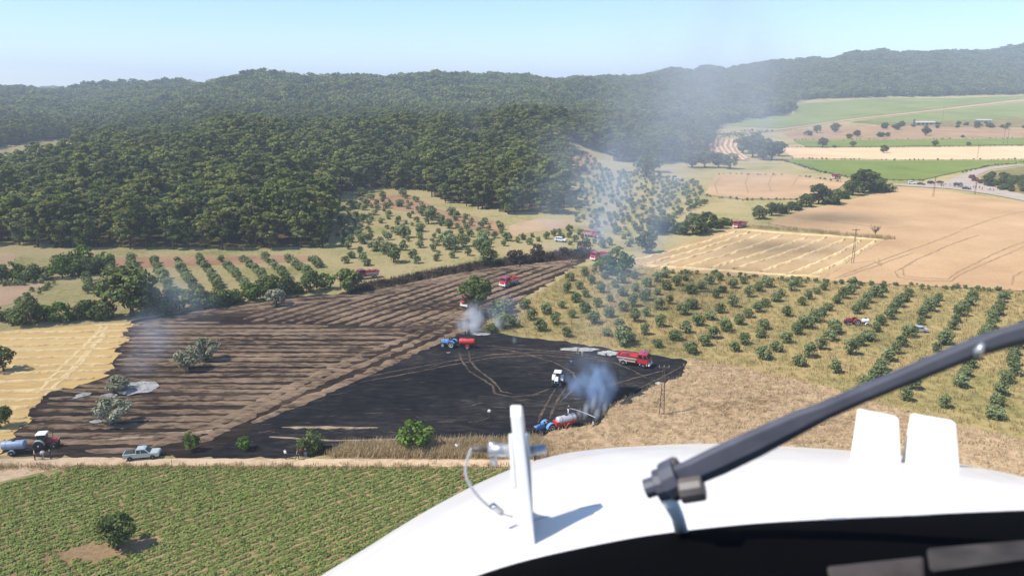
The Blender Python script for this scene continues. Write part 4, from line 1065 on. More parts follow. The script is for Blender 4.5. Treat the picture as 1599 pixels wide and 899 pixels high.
def car(name, paint, kind='saloon'):
    t = empty(name)
    if kind == 'pickup':
        low = [(-2.6, .42), (2.5, .42), (2.62, .62), (2.55, .98), (2.35, 1.08), (-2.62, 1.12), (-2.66, .7)]
        cab = [(-.75, 1.07), (1.35, 1.07), (.62, 1.68), (.4, 1.76), (-.55, 1.76), (-.72, 1.66)]; wx = (1.65, -1.6); W = .92; r = .38
        wins = [((.0, 1.12), (1.12, 1.12), (.55, 1.6), (.0, 1.66)), ((-.64, 1.12), (-.08, 1.12), (-.08, 1.66), (-.62, 1.62))]
    elif kind == 'suv':
        low = [(-2.1, .4), (2.1, .4), (2.2, .6), (2.15, .95), (1.9, 1.05), (-2.15, 1.1), (-2.2, .7)]
        cab = [(-2.1, 1.05), (1.2, 1.05), (.55, 1.65), (.3, 1.74), (-1.8, 1.74), (-2.0, 1.6)]; wx = (1.35, -1.35); W = .9; r = .36
        wins = [((.0, 1.1), (1.0, 1.1), (.5, 1.58), (.0, 1.64)), ((-.9, 1.1), (-.08, 1.1), (-.08, 1.64), (-.9, 1.64)), ((-1.85, 1.1), (-1.0, 1.1), (-1.0, 1.64), (-1.75, 1.62))]
    else:
        low = [(-2.2, .32), (2.2, .32), (2.3, .5), (2.25, .72), (1.9, .84), (-1.9, .92), (-2.25, .86), (-2.3, .55)]
        cab = [(-1.75, .88), (1.05, .84), (.35, 1.32), (.1, 1.4), (-.85, 1.4), (-1.1, 1.34)]; wx = (1.4, -1.35); W = .85; r = .31
        wins = [((-.25, .9), (.82, .9), (.3, 1.27), (-.25, 1.33)), ((-1.4, .92), (-.33, .92), (-.33, 1.33), (-.95, 1.31))]
    m = MB(); m.prism(low, -W, W, 0, [.05, .05, .02, .02, .06, .06, .02, .05][:len(low)]); b = m.build('body', paint, t, bevel=.05)
    ci = [.04, .06, .2, .24, .24, .2]
    m = MB(); m.prism(cab, -W, W, 0, ci); c = m.build('cabin', paint, t, bevel=.03)
    z0, z1 = cab[0][1], max(p[1] for p in cab)
    for s in (-1, 1):
        for wn in wins:
            V_ = []
            for dd in (.012, -.06):
                for (x_, z_) in wn: V_.append((x_, s * (W - .05 - .19 * (z_ - z0) / (z1 - z0) + dd), z_))
            m = MB(); m.add(V_, [(0,1,2,3), (7,6,5,4), (0,4,5,1), (1,5,6,2), (2,6,7,3), (3,7,4,0)]); m.build('side_window', 'glass', c)
        for x_ in wx: wheel(t, x_, s * (W - .08), r, .24, 'steel')
        fx = max(p[0] for p in low); fz = low[2][1] + .15
        m = MB(); m.box(fx - .16, fx - .0, s * W * .72 - .14, s * W * .72 + .14, fz - .06, fz + .1); m.build('headlight', 'lamp_clear', b)
        rx = min(p[0] for p in low); m = MB(); m.box(rx - .01, rx + .15, s * W * .78 - .1, s * W * .78 + .1, fz, fz + .2); m.build('tail_light', 'fire_red', b)
    # front and rear glass lie on the slanting faces
    for (a, e, nm) in ((cab[1], cab[2], 'windscreen'), (cab[0], cab[5], 'rear_window')):
        a_, e_ = Vector((a[0], 0, a[1])), Vector((e[0], 0, e[1])); p0 = a_.lerp(e_, .12); p1 = a_.lerp(e_, .92)
        nrm = Vector((e_.z - a_.z, 0, -(e_.x - a_.x))).normalized(); nrm = nrm if (nrm.x > 0) == (nm == 'windscreen') else -nrm
        V_ = []
        for dd in (.012, -.04):
            for p, yv in ((p0, -W + .14), (p0, W - .14), (p1, W - .28), (p1, -W + .28)): V_.append((p.x + nrm.x * dd, yv, p.z + nrm.z * dd))
        m = MB(); m.add(V_, [(0,1,2,3), (7,6,5,4), (0,4,5,1), (1,5,6,2), (2,6,7,3), (3,7,4,0)]); m.build(nm, 'glass', c)
    if kind == 'pickup':
        m = MB(); m.box(-2.5, -.85, -.74, .74, 1.06, 1.135); m.build('load_bed', 'chassis', b)
        m = MB(); m.tube([(-.95, -.7, 1.1), (-1.0, -.68, 1.72), (-1.0, .68, 1.72), (-.95, .7, 1.1)], .045, 6); m.build('roll_bar', 'chassis', b)
    m = MB(); fx = max(p[0] for p in low); m.box(fx - .1, fx + .06, -W * .9, W * .9, low[0][1] + .02, low[0][1] + .22); m.build('bumper', 'chassis', b)
    return t
def put(t, rear, front, lift=0.03, mid=None):
    """stand a vehicle with its rear and front wheels on two places of the ground"""
    a, b = P(*rear), P(*front); c = (a + b) / 2
    t.location = (c.x, c.y, hz(c.x, c.y) + lift); t.rotation_euler = (0, 0, math.atan2(b.y - a.y, b.x - a.x))
    return t
FE = 'fire engines at work round the fields'
fe = put(fire_engine(), (976, 568), (1003, 572)); tag(fe, 'red fire engine with white mudguards beside the black field corner', 'fire engine', FE)
def more_fe(rear, front, label, lift=.03):
    c = copy_tree(fe); put(c, rear, front, lift); tag(c, label, 'fire engine', FE); return c
more_fe((806,443), (786,449), 'red fire engine driving on the dusty burnt track above the olive grove')
more_fe((748,473), (726,481), 'red fire engine half hidden behind the big charred tree')
more_fe((948,403), (924,408), 'red fire engine behind the pair of bright green trees')
more_fe((914,369), (934,372), 'red fire engine among the olives of the far grove')
more_fe((1164,354), (1147,357), 'red fire engine parked at the corner of the mown wheat', .08)
more_fe((1312,279), (1300,280), 'small distant red fire engine beside the green field', .3)
dt = fire_engine('truck', 'dull_red'); put(dt, (586,433), (562,436)); tag(dt, 'dull red truck at the burnt hedge below the middle grove', 'truck')
tr1 = put(tractor('tractor', 'dull_red', 'white_metal', True, 'green_grey_paint'), (60, 700), (83, 698)); tag(tr1, 'tractor with red bonnet and white cab roof at the track end', 'tractor')
tk1 = put(tanker('tank_trailer', 'tank_blue'), (12, 709), (36, 707.5)); tag(tk1, 'pale blue tank trailer behind the white roofed tractor', 'trailer')
pk = put(car('pickup', 'green_grey_paint', 'pickup'), (208, 716), (238, 713.5), .05); tag(pk, 'grey pickup truck raising dust on the dirt track', 'pickup')
tr2 = put(tractor('tractor', 'blue_paint'), (709, 542.5), (697, 541)); tag(tr2, 'blue tractor without cab pulling the red tank below the white smoke', 'tractor')
tk2 = put(tanker('tank_trailer', 'tank_red'), (738, 543.5), (721, 543)); tag(tk2, 'red tank trailer spraying beside the white smoke', 'trailer')
tr3 = put(tractor('tractor', 'white_metal', 'white_metal'), (873, 594), (868, 606)); tag(tr3, 'white tractor with a white canopy facing the camera on black ground', 'tractor')
tr4 = put(tractor('tractor', 'dark_blue_paint', None, False, 'blue_paint'), (858, 672), (844, 676.5)); tag(tr4, 'blue tractor on the wheat edge pulling the grey and red tank', 'tractor')
tk4 = put(tanker('tank_trailer', 'tank_red', 'silver_paint', 3.4, .66), (896, 663), (871, 669)); tag(tk4, 'red tank trailer with a grey tank top at the wheat edge', 'trailer')
tr5 = put(tractor('tractor', 'dull_red', None, False, 'dull_red'), (1341, 507), (1322, 507)); tag(tr5, 'red tractor among the olive trees', 'tractor')
tk5 = put(tanker('tank_trailer', 'white_metal', None, 1.4, .5), (1356, 508.5), (1345, 508.5)); tag(tk5, 'small white tank behind the red tractor among the olives', 'trailer')
c1 = put(car('car', 'silver_paint'), (1446, 518.5), (1418, 517.5), .05); tag(c1, 'silver saloon car parked among the olive trees', 'car')
c2 = put(car('car', 'white_metal', 'suv'), (870, 377), (881, 378), .08); tag(c2, 'white off-road car in the far olive grove', 'car')
JC = 'cars and tractors stopped at the road bend'
def put_copy(src, rear, front, label, cat, lift=.35):
    c = copy_tree(src); put(c, rear, front, lift); tag(c, label, cat, JC); return c
put_copy(c2, (1419, 288.0), (1429, 288.4), 'white car, leftmost of the vehicles stopped at the road bend', 'car')
dk = car('car', 'dark_paint'); put(dk, (1431, 288.8), (1445, 290), .35); tag(dk, 'dark green saloon car next to the white car at the road bend', 'car', JC)
dsu = car('car', 'dark_paint', 'suv'); put(dsu, (1448, 288), (1459, 287.5), .35); tag(dsu, 'dark car beside the pole at the road bend', 'car', JC)
put_copy(dk, (1462, 287), (1473, 286.5), 'dark low car right of the pole at the road bend', 'car')
dtr = tractor('tractor', 'dark_paint', None, False, 'dark_paint'); put(dtr, (1501, 292.5), (1492, 292), .35); dtr.scale = (1.35,) * 3; tag(dtr, 'dark tractor in the group at the road bend', 'tractor', JC)
put_copy(dk, (1503, 296), (1515, 297), 'dark car right of the dark tractor at the road bend', 'car')
put_copy(dsu, (1540, 291.5), (1553, 291.5), 'dark van at the foot of the scrub by the road', 'car', .4)
put_copy(c2, (1054, 283), (1062, 283), 'tiny white car above the far olive grove', 'car', .3)
# ------------------------------------------------------------------ people
def person_mesh(pose, top, legs, hat=None):
    """one continuous skinned body"""
    if pose == 'stand': J = dict(hip=(0,0,.95), ch=(.02,0,1.35), nk=(.03,0,1.5), hd=(.05,0,1.62), tp=(.05,0,1.72), k=(.04,.11,.5), a=(0,.12,.08), t=(.16,.13,.03), k2=(-.01,-.11,.5), a2=(-.06,-.13,.08), t2=(.1,-.14,.03), sh=.2, el=(-.02,.27,1.15), wr=(.1,.28,.92), el2=(-.02,-.27,1.15), wr2=(.12,-.26,.94))
    elif pose == 'walk': J = dict(hip=(0,0,.93), ch=(.06,0,1.33), nk=(.09,0,1.47), hd=(.12,0,1.6), tp=(.12,0,1.7), k=(.22,.1,.52), a=(.22,.11,.1), t=(.38,.12,.05), k2=(-.08,-.1,.5), a2=(-.32,-.11,.14), t2=(-.2,-.12,.03), sh=.2, el=(-.12,.27,1.15), wr=(-.02,.28,.93), el2=(.16,-.26,1.15), wr2=(.36,-.24,1.05))
    elif pose == 'reach': J = dict(hip=(0,0,.93), ch=(.08,0,1.33), nk=(.12,0,1.47), hd=(.16,0,1.6), tp=(.16,0,1.7), k=(.14,.14,.5), a=(.12,.16,.08), t=(.28,.17,.03), k2=(-.1,-.14,.5), a2=(-.2,-.16,.08), t2=(-.05,-.17,.03), sh=.2, el=(.26,.24,1.16), wr=(.5,.1,1.12), el2=(.22,-.24,1.15), wr2=(.46,-.06,1.1))
    elif pose == 'stoop': J = dict(hip=(0,0,.8), ch=(.38,0,1.0), nk=(.5,0,1.04), hd=(.62,0,1.02), tp=(.71,0,.98), k=(.14,.14,.42), a=(-.02,.15,.08), t=(.14,.16,.03), k2=(.1,-.14,.42), a2=(-.05,-.15,.08), t2=(.1,-.16,.03), sh=.2, el=(.42,.22,.7), wr=(.52,.14,.45), el2=(.42,-.22,.7), wr2=(.54,-.12,.45))
    else: J = dict(hip=(0,0,.1), ch=(.05,0,.5), nk=(.07,0,.64), hd=(.1,0,.77), tp=(.1,0,.87), k=(.42,.13,.15), a=(.48,.14,-.25), t=(.62,.15,-.28), k2=(.42,-.13,.15), a2=(.48,-.14,-.25), t2=(.62,-.15,-.28), sh=.2, el=(.1,.26,.32), wr=(.36,.18,.38), el2=(.1,-.26,.32), wr2=(.36,-.18,.38))
    ch = Vector(J['ch']); 
    s1, s2 = ch + Vector((0, J['sh'], .06)), ch + Vector((0, -J['sh'], .06))
    hp = Vector(J['hip']); h1, h2 = hp + Vector((0, .1, -.06)), hp + Vector((0, -.1, -.06))
    pts = [(hp, .14, .12), ((hp + ch) / 2, .13, .11), (ch, .16, .12), (Vector(J['nk']), .06, .06), (Vector(J['hd']), .1, .095), (Vector(J['tp']), .075, .07),
           (h1, .10, .10), (Vector(J['k']), .07, .07), (Vector(J['a']), .05, .05), (Vector(J['t']), .04, .035),
           (h2, .10, .10), (Vector(J['k2']), .07, .07), (Vector(J['a2']), .05, .05), (Vector(J['t2']), .04, .035),
           (s1, .075, .075), (Vector(J['el']), .05, .05), (Vector(J['wr']), .038, .038), (s2, .075, .075), (Vector(J['el2']), .05, .05), (Vector(J['wr2']), .038, .038)]
    ed = [(0,1),(1,2),(2,3),(3,4),(4,5),(0,6),(6,7),(7,8),(8,9),(0,10),(10,11),(11,12),(12,13),(2,14),(14,15),(15,16),(2,17),(17,18),(18,19)]
    reg = [1, 0, 0, 2, 2, 3, 1, 1, 4, 4, 1, 1, 4, 4, 0, 0, 2, 0, 0, 2]
    for w_, e_, dirs in ((16, 15, 1), (19, 18, -1)):      # five short fingers on each hand
        wv, ev = pts[w_][0], pts[e_][0]; dd = (wv - ev).normalized(); palm = wv + dd * .08
        pts.append((palm, .036, .028)); pi = len(pts) - 1; ed.append((w_, pi)); reg.append(2)
        for fi, off in enumerate((-.03, -.01, .01, .03)):
            base = palm + Vector((off, 0, 0)) + dd * (.07 - abs(off) * .5)
            pts.append((base, .010, .010)); ed.append((pi, len(pts) - 1)); reg.append(2)
        pts.append((palm + Vector((.04, 0, .01)), .011, .011)); ed.append((pi, len(pts) - 1)); reg.append(2)
    me = bpy.data.meshes.new('body'); me.from_pydata([tuple(p[0]) for p in pts], ed, [])
    o = bpy.data.objects.new('body', me); COL.objects.link(o)
    o.modifiers.new('skin', 'SKIN'); sv = me.skin_vertices[0].data
    for i, p in enumerate(pts): sv[i].radius = (p[1], p[2]); sv[i].use_root = (i == 0)
    o.modifiers.new('sub', 'SUBSURF').levels = 1
    dg = bpy.context.evaluated_depsgraph_get(); out = bpy.data.meshes.new_from_object(o.evaluated_get(dg))
    bpy.data.objects.remove(o)
    out.materials.clear()
    for q in (top, legs, 'skin', hat or 'hair', 'chassis'): out.materials.append(MATS[q])
    pc = np.array([tuple(p[0]) for p in pts]); reg = np.array(reg)
    for f in out.polygons:
        f.material_index = int(reg[np.argmin(((pc - np.array(f.center)) ** 2).sum(1))]); f.use_smooth = True
    return out
PM = {}
def person(px, py, label, pose='stand', top='cloth_dark', legs='cloth_dark', rz=0.0, s=1.0, group=None, loc=None, hat=None):
    key = (pose, top, legs, hat)
    if key not in PM: PM[key] = person_mesh(*key)
    p = loc or P(px, py)
    o = mk('person', PM[key]); o.location = (p[0], p[1], p[2] + .03 if loc is None else p[2]); o.rotation_euler = (0, 0, rz); o.scale = (s,) * 3
    tag(o, label, 'person', group); return o
person(55, 718, 'person in white shirt and dark trousers, left of three below the tractor', 'stand', 'cloth_beige', 'cloth_dark', .5)
person(68, 718, 'person in white top and light trousers, middle of three below the tractor', 'walk', 'cloth_white', 'cloth_grey', 2)
person(79, 717, 'person in dark clothes, right of three below the tractor', 'stand', 'cloth_dark', 'cloth_dark', 1)
person(446, 717, 'person in white shirt standing alone by the track on black ground', 'stand', 'cloth_white', 'cloth_dark', 1)
person(464, 718, 'person in grey, front one of the group beside the dusty shrub', 'walk', 'cloth_grey', 'cloth_dark', 0)
person(471, 714, 'person in dark red, middle of the group beside the dusty shrub', 'stand', 'cloth_red', 'cloth_dark', 2)
person(478, 715, 'person in dark clothes close to the dusty shrub trunk', 'stand', 'cloth_dark', 'cloth_grey', 2)
person(764, 652, 'person in white shirt walking alone on the black field', 'walk', 'cloth_white', 'cloth_dark', 1.2)
person(713, 707, 'person with white top standing in the tall dry grass', 'stand', 'cloth_white', 'cloth_dark', 1)
person(835, 722, 'person in dark clothes on the track right of the white mast', 'stand', 'cloth_dark', 'cloth_dark', 1)
person(723, 750, 'person in red stooping in the green crop', 'stoop', 'cloth_red', 'cloth_red', .8)
person(902, 554, 'firefighter in beige, left of two on the white ash', 'walk', 'cloth_beige', 'cloth_beige', 2, hat='cloth_beige')
person(909, 558, 'firefighter in beige top and grey trousers, right of two by the ash', 'reach', 'cloth_beige', 'cloth_grey', 1.5, hat='cloth_beige')
person(946, 562, 'person in dark clothes walking behind the fire engine', 'walk', 'cloth_dark', 'cloth_dark', 0)
person(893, 572, 'person in dark blue bending above the white tractor', 'stoop', 'cloth_blue', 'cloth_dark', 2)
person(926, 671, 'person in white shirt at the wheat edge under the water jet', 'stand', 'cloth_white', 'cloth_dark', 3)
person(892, 411, 'person on the dusty burnt track near the bright green trees', 'walk', 'cloth_grey', 'cloth_dark', 0)
for tt, lb, tp in ((tr2, 'driver in dark clothes on the blue tractor below the white smoke', 'cloth_dark'), (tr4, 'driver in grey on the blue tractor at the wheat edge', 'cloth_grey'), (tr3, 'driver in dark red under the white canopy', 'cloth_red')):
    p = tt.location + Matrix.Rotation(tt.rotation_euler.z, 3, 'Z') @ Vector((-.28, 0, 1.2))
    person(0, 0, lb, 'sit', tp, 'cloth_dark', tt.rotation_euler.z, loc=p)
for tk, lb, hh, xo in ((tk4, 'person in dark clothes standing on the grey tank spraying water', 2.14, -.4), (tk2, 'person in dark clothes standing on the red tank', 2.26, .3)):
    p = tk.location + Matrix.Rotation(tk.rotation_euler.z, 3, 'Z') @ Vector((xo, 0, hh))
    person(0, 0, lb, 'reach', 'cloth_dark', 'cloth_white' if tk is tk4 else 'cloth_dark', tk.rotation_euler.z + (3.3 if tk is tk4 else -1.2), loc=p)
for i in range(22):
    a = random.uniform(1462, 1556); b = 289.5 + (a - 1462) * .095 + random.uniform(-.8, 2.2)
    p = P(a, b)
    person(0, 0, 'one of the people standing on the road at the bend', random.choice(['stand', 'walk']), random.choice(['cloth_white', 'cloth_dark', 'cloth_grey', 'cloth_red', 'cloth_blue']), random.choice(['cloth_dark', 'cloth_grey']), random.uniform(0, 6), 1.05, 'crowd at the road bend', loc=(p.x, p.y, p.z + .32))
# water jets and bucket
def jet(a, b, top, label):
    m = MB(); pts = []
    for t in np.linspace(0, 1, 14): pts.append(Vector(a).lerp(Vector(b), t) + Vector((0, 0, top * 4 * t * (1 - t))))
    m.tube(pts, list(np.linspace(.02, .055, 14)), 6); o = m.build('water_jet', 'water_spray'); tag(o, label, 'water jet'); return o
pa_ = tk4.location + Vector((.4, .2, 3.3)); pb_ = P(929, 667) + Vector((0, 0, 1.8))
jet(pa_, pb_, .15, 'thin white water jet sprayed from the grey tank')
pa_ = tk2.location + Vector((-.2, .4, 2.9)); jet(pa_, pa_ + Vector((-.3, 9, -2.2)), .7, 'white water jet sprayed from the red tank into the smoke')

# ------------------------------------------------------------------ poles and shed
def pole(px, py, h, label, arm=1.0, lattice=True, lift=0.0):
    o = empty('power_pole', P(px, py) + Vector((0, 0, lift)))
    for s in (-1, 1):
        m = MB(); m.tube([(s * .42, 0, 0), (s * .12, 0, h)], [.085, .06], 5); m.build('leg', 'pole_rust', o)
    if lattice:
        n = int(h / 1.1)
        for k in range(n):
            z0, z1 = h * k / n, h * (k + 1) / n; w0, w1 = .42 - .3 * k / n, .42 - .3 * (k + 1) / n; sg = 1 if k % 2 else -1
            m = MB(); m.tube([(sg * w0, 0, z0 + .05), (-sg * w1, 0, z1)], .04, 4); m.build('brace', 'pole_rust', o)
    m = MB(); m.box(-arm, arm, -.06, .06, h - .35, h - .2); ar = m.build('crossarm', 'pole_rust', o)
    for s in (-1, 0, 1):
        m = MB(); m.tube([(s * arm * .92, 0, h - .2), (s * arm * .92, 0, h + .12)], [.07, .05], 6); m.build('insulator', 'insulator', ar)
    tag(o, label, 'power pole'); return o
pole(1331, 412, 11.5, 'lattice power pole between the mown and the ripe wheat', 1.2)
pole(1033, 652, 9.5, 'rusty lattice power pole on the edge of the black field', .9)
pole(1457, 308, 10.5, 'power pole at the far edge of the ripe wheat', 1.0)
pole(1522, 304, 6.5, 'short power pole by the crowd at the road bend', .6)
pole(1526, 248, 9, 'thin pole on the pale wheat strip', .5, False)
pole(1566, 228, 20, 'tall thin pole above the green strip, left of two', .5, False)
pole(1572, 228, 19, 'tall thin pole above the green strip, right of two', .5, False)
pole(1471, 194, 24, 'pale tall mast behind the long farm shed', .8, False)
sh = empty('farm_shed', P(1442, 195)); sh.rotation_euler = (0, 0, .05)
m = MB(); m.box(-14, 14, -4, 4, 0, 3.2); m.build('wall', 'shed_wall', sh)
m = MB(); m.prism([(-4.8, 3.2), (4.8, 3.2), (0, 5.0)], -15, 15); rf = m.build('roof', 'shed_roof', sh); rf.rotation_euler = (0, 0, math.pi / 2)
for k in range(4):
    m = MB(); m.box(-11 + k * 6, -7.5 + k * 6, -4.06, -3.94, .02, 2.6); m.build('door', 'chassis', sh)
tag(sh, 'long pale roofed farm shed beside the cypress', 'shed')
sh2 = empty('farm_shed', P(1535, 191)); m = MB(); m.box(-10, 10, -3.5, 3.5, 0, 2.8); m.build('wall', 'shed_wall', sh2)
m = MB(); m.prism([(-4.2, 2.8), (4.2, 2.8), (0, 4.2)], -11, 11); rf = m.build('roof', 'shed_roof', sh2); rf.rotation_euler = (0, 0, math.pi / 2)
tag(sh2, 'farther low shed right of the tall mast', 'shed')

# ------------------------------------------------------------------ helicopter nose
FWD, UPV, RGT = Vector((0, CP, -SP)), Vector((0, SP, CP)), Vector((1, 0, 0))
def K(px, py, dpt):
    """a point of the helicopter, by bearing and distance from the pilot's eye"""
    return Vector((0, 0, CAMH)) + (FWD + RGT * ((px - CX) / F) - UPV * ((py - CY) / F)) * dpt
heli = empty('helicopter', (0, 0, CAMH - 1.0)); bpy.context.view_layer.update()
def hmb(m, name, mats, parent=None, smooth=False, bevel=0.0):
    o = m.build(name, mats, parent or heli, smooth, bevel)
    base = heli.location
    if True:
        for v in o.data.vertices: v.co = v.co - base
    return o
S_ = [(380,985),(440,940),(500,899),(560,862),(640,812),(700,778),(760,748),(820,724),(880,708),(940,700),(1000,696),(1100,692),(1200,695),(1330,703),(1420,712),(1500,725),(1599,750),(1700,785),(1800,830)]
N_ = [(500,1060),(560,1010),(610,970),(660,932),(745,899),(800,881),(850,868),(900,857),(950,847),(1000,838),(1050,831),(1120,823),(1200,816),(1330,809),(1420,805),(1500,801),(1599,797),(1700,793),(1800,790)]
def cr(P_, n):
    P_ = np.array(P_, float); t = np.arange(len(P_)); tt = np.linspace(0, len(P_) - 1, n); out = []
    for q in tt:
        i = min(int(q), len(P_) - 2); u = q - i
        p0, p1, p2, p3 = P_[max(i-1, 0)], P_[i], P_[i+1], P_[min(i+2, len(P_)-1)]
        out.append(.5 * ((2*p1) + (-p0+p2)*u + (2*p0-5*p1+4*p2-p3)*u*u + (-p0+3*p1-3*p2+p3)*u**3))
    return np.array(out)
SS, NN = cr(S_, 90), cr(N_, 90)
rows = []
for i in range(90):
    u = i / 89; dS = 2.1 + .45 * math.sin(math.pi * u); dN = 1.12
    s_ = K(*SS[i], dS); n_ = K(*NN[i], dN); ray = (s_ - Vector((0, 0, CAMH))).normalized()
    c1_ = n_.lerp(s_, .35) + Vector((0, 0, .07)); c2_ = s_ - ray * .55
    col_ = []
    for t in np.linspace(0, 1, 22): col_.append(n_ * (1-t)**3 + c1_ * 3*t*(1-t)**2 + c2_ * 3*t*t*(1-t) + s_ * t**3)
    for t in np.linspace(.12, 1, 8): col_.append(s_ + ray * (.7 * t) - Vector((0, 0, 1)) * (.75 * t * t))
    rows.append(col_)
V_ = np.array([tuple(p - heli.location) for c in rows for p in c]); nr = 30
F_ = np.array([(i*nr+j, (i+1)*nr+j, (i+1)*nr+j+1, i*nr+j+1) for i in range(89) for j in range(nr-1)])
nose = mk('nose', np_mesh('nose', V_, F_, 'white_paint', smooth=True), heli)
def nose_pt(px, t, u=None):
    """point of the nose skin in column nearest px at profile place t"""
    best = min(range(90), key=lambda i: abs(NN[i][0] * (1 - t) + SS[i][0] * t - px))
    j = int(round(t * 21)); return rows[best][j]
m = MB(); m.tube([rows[i][3] + Vector((0, 0, .0002)) for i in range(6, 90)], .0011, 5); hmb(m, 'panel_seam', 'seam', nose, True)
# windscreen frame and coaming
fr = []
for i in range(90):
    n_ = NN[i]
    fr.append([K(n_[0], n_[1] - 1, 1.115), K(n_[0], n_[1] + 3, 1.08), K(n_[0], n_[1] + 30, 1.02), K(n_[0] + 4, n_[1] + 70, .95), K(n_[0] + 8, n_[1] + 260, .70)])
V_ = np.array([tuple(p - heli.location) for c in fr for p in c])
F_ = np.array([(i*5+j, (i+1)*5+j, (i+1)*5+j+1, i*5+j+1) for i in range(89) for j in range(4)])
mk('windscreen_frame', np_mesh('windscreen_frame', V_, F_, 'shaded_black_trim', smooth=True), heli)
def slab(name, pts, thick, mat, parent=None, bevel=.004):
    """pts: (px, py, depth) corners, thickened away from the eye"""
    a = [K(*p) for p in pts]; n = len(a)
    b = [q + (q - Vector((0, 0, CAMH))).normalized() * thick for q in a]
    m = MB(); m.rings([a, b]); return hmb(m, name, mat, parent, False, bevel)
slab('panel', [(1446,856,.86),(1700,834,.86),(1700,860,.80),(1452,893,.80)], .04, 'dark_vinyl')
slab('panel', [(1290,884,.84),(1443,868,.84),(1447,930,.78),(1310,960,.78)], .03, 'dark_vinyl')
slab('panel', [(1452,896,.80),(1700,866,.80),(1700,960,.72),(1460,960,.72)], .03, 'shaded_black_trim')
# seal strip with small gaps
for a in range(1290, 1600, 44):
    slab('edge_strip', [(a, 808.5 - (a - 1290) * .035, 1.108), (a + 32, 808.5 - (a - 1258) * .035, 1.108), (a + 32, 812 - (a - 1258) * .035, 1.106), (a, 812 - (a - 1290) * .035, 1.106)], .006, 'steel', None, 0)
# twin blade aerials
for pts in ([(1348,642),(1351,641),(1400,650),(1405,654),(1409,738),(1400,742),(1336,726),(1337,716)], [(1432,650),(1436,648),(1489,657),(1494,661),(1501,745),(1490,750),(1416,731),(1419,720)]):
    d0 = 1.62; n = len(pts)
    fr_ = [K(p[0], p[1], d0) for p in pts]; bk = [q + FWD * .03 for q in fr_]; md = [q + FWD * .015 + (q - sum(fr_, Vector()) / n) * .012 for q in fr_]
    m = MB(); m.rings([fr_, md, bk]); f_ = hmb(m, 'blade_aerial', 'cream_fin', None, False, .003)
    bx_ = [pts[4], pts[5], pts[6], pts[7]]
    xa, xb = pts[6][0] - 16, pts[4][0] + 26; ya, yb = pts[6][1], pts[4][1] + 4
    foot = []
    for k in range(16):
        a = 2 * math.pi * k / 16; foot.append((( xa + xb) / 2 + (xb - xa) / 2 * math.cos(a), (ya + yb) / 2 + (yb - ya) * .5 * math.cos(a) - 9 * math.sin(a)))
    m = MB(); m.rings([[K(p[0], p[1] + 2, d0 + .01 + .05 * math.sin(2 * math.pi * i / 16)) - UPV * .02 for i, p in enumerate(foot)], [K(p[0], p[1] - 4, d0 + .01 + .05 * math.sin(2 * math.pi * i / 16)) for i, p in enumerate(foot)]])
    hmb(m, 'aerial_foot', 'white_paint', f_, True, 0)
# wire cutter mast: a tapered plate seen on edge
dm = 1.2
tipp, base_n, base_f = K(806, 634, dm), K(829, 868, dm), nose_pt(860, .32)
def plate(name, prof, half, mat, parent=None, bevel=.003):
    m = MB(); a = [p - RGT * half for p in prof]; b = [p + RGT * half for p in prof]; m.rings([a, b]); return hmb(m, name, mat, parent, False, bevel)
mast = plate('wire_cutter', [K(806,632,dm) , K(808,634,dm+.03), K(812,700,dm+.05), K(817,760,dm+.07), K(822,790,dm+.14), K(826,812,dm+.34), K(828,864,dm+.30), K(828,868,dm-.02), K(822,800,dm-.02), K(806,650,dm-.01)], .009, 'white_paint')
plate('side_plate', [K(798,678,dm-.01), K(798,676,dm+.03), K(803,760,dm+.03), K(803,762,dm-.01)], .004, 'white_paint', mast)
plate('side_plate', [K(822,676,dm-.01), K(822,674,dm+.03), K(829,800,dm+.03), K(829,804,dm-.01)], .004, 'steel', mast)
m = MB(); m.tube([K(762,702,dm+.02), K(801,703,dm+.02)], .0105, 10); m.tube([K(768,690,dm+.02), K(772,726,dm+.02)], .006, 8); m.tube([K(824,703,dm+.03), K(852,701,dm+.03)], .008, 10); m.tube([K(847,694,dm+.03), K(847,708,dm+.03)], .006, 8)
hmb(m, 'cross_bolt', 'steel', mast, True)
m = MB(); m.tube([K(736,700,dm+.02), K(762,702,dm+.02)], .005, 8); hmb(m, 'rod_end', 'fitting_brown', mast, True)
cb = cr([(737,700),(730,716),(727,738),(737,762),(757,785),(778,799),(800,806)], 24)
m = MB(); m.tube([K(p[0], p[1], dm + .02 + .10 * i / 23) for i, p in enumerate(cb)], .0024, 6); c_ = hmb(m, 'cable', 'cable', None, True)
m = MB(); m.tube([K(769,789,dm+.085), K(783,800,dm+.1)], .006, 8); hmb(m, 'cable_sleeve', 'steel', c_, True)
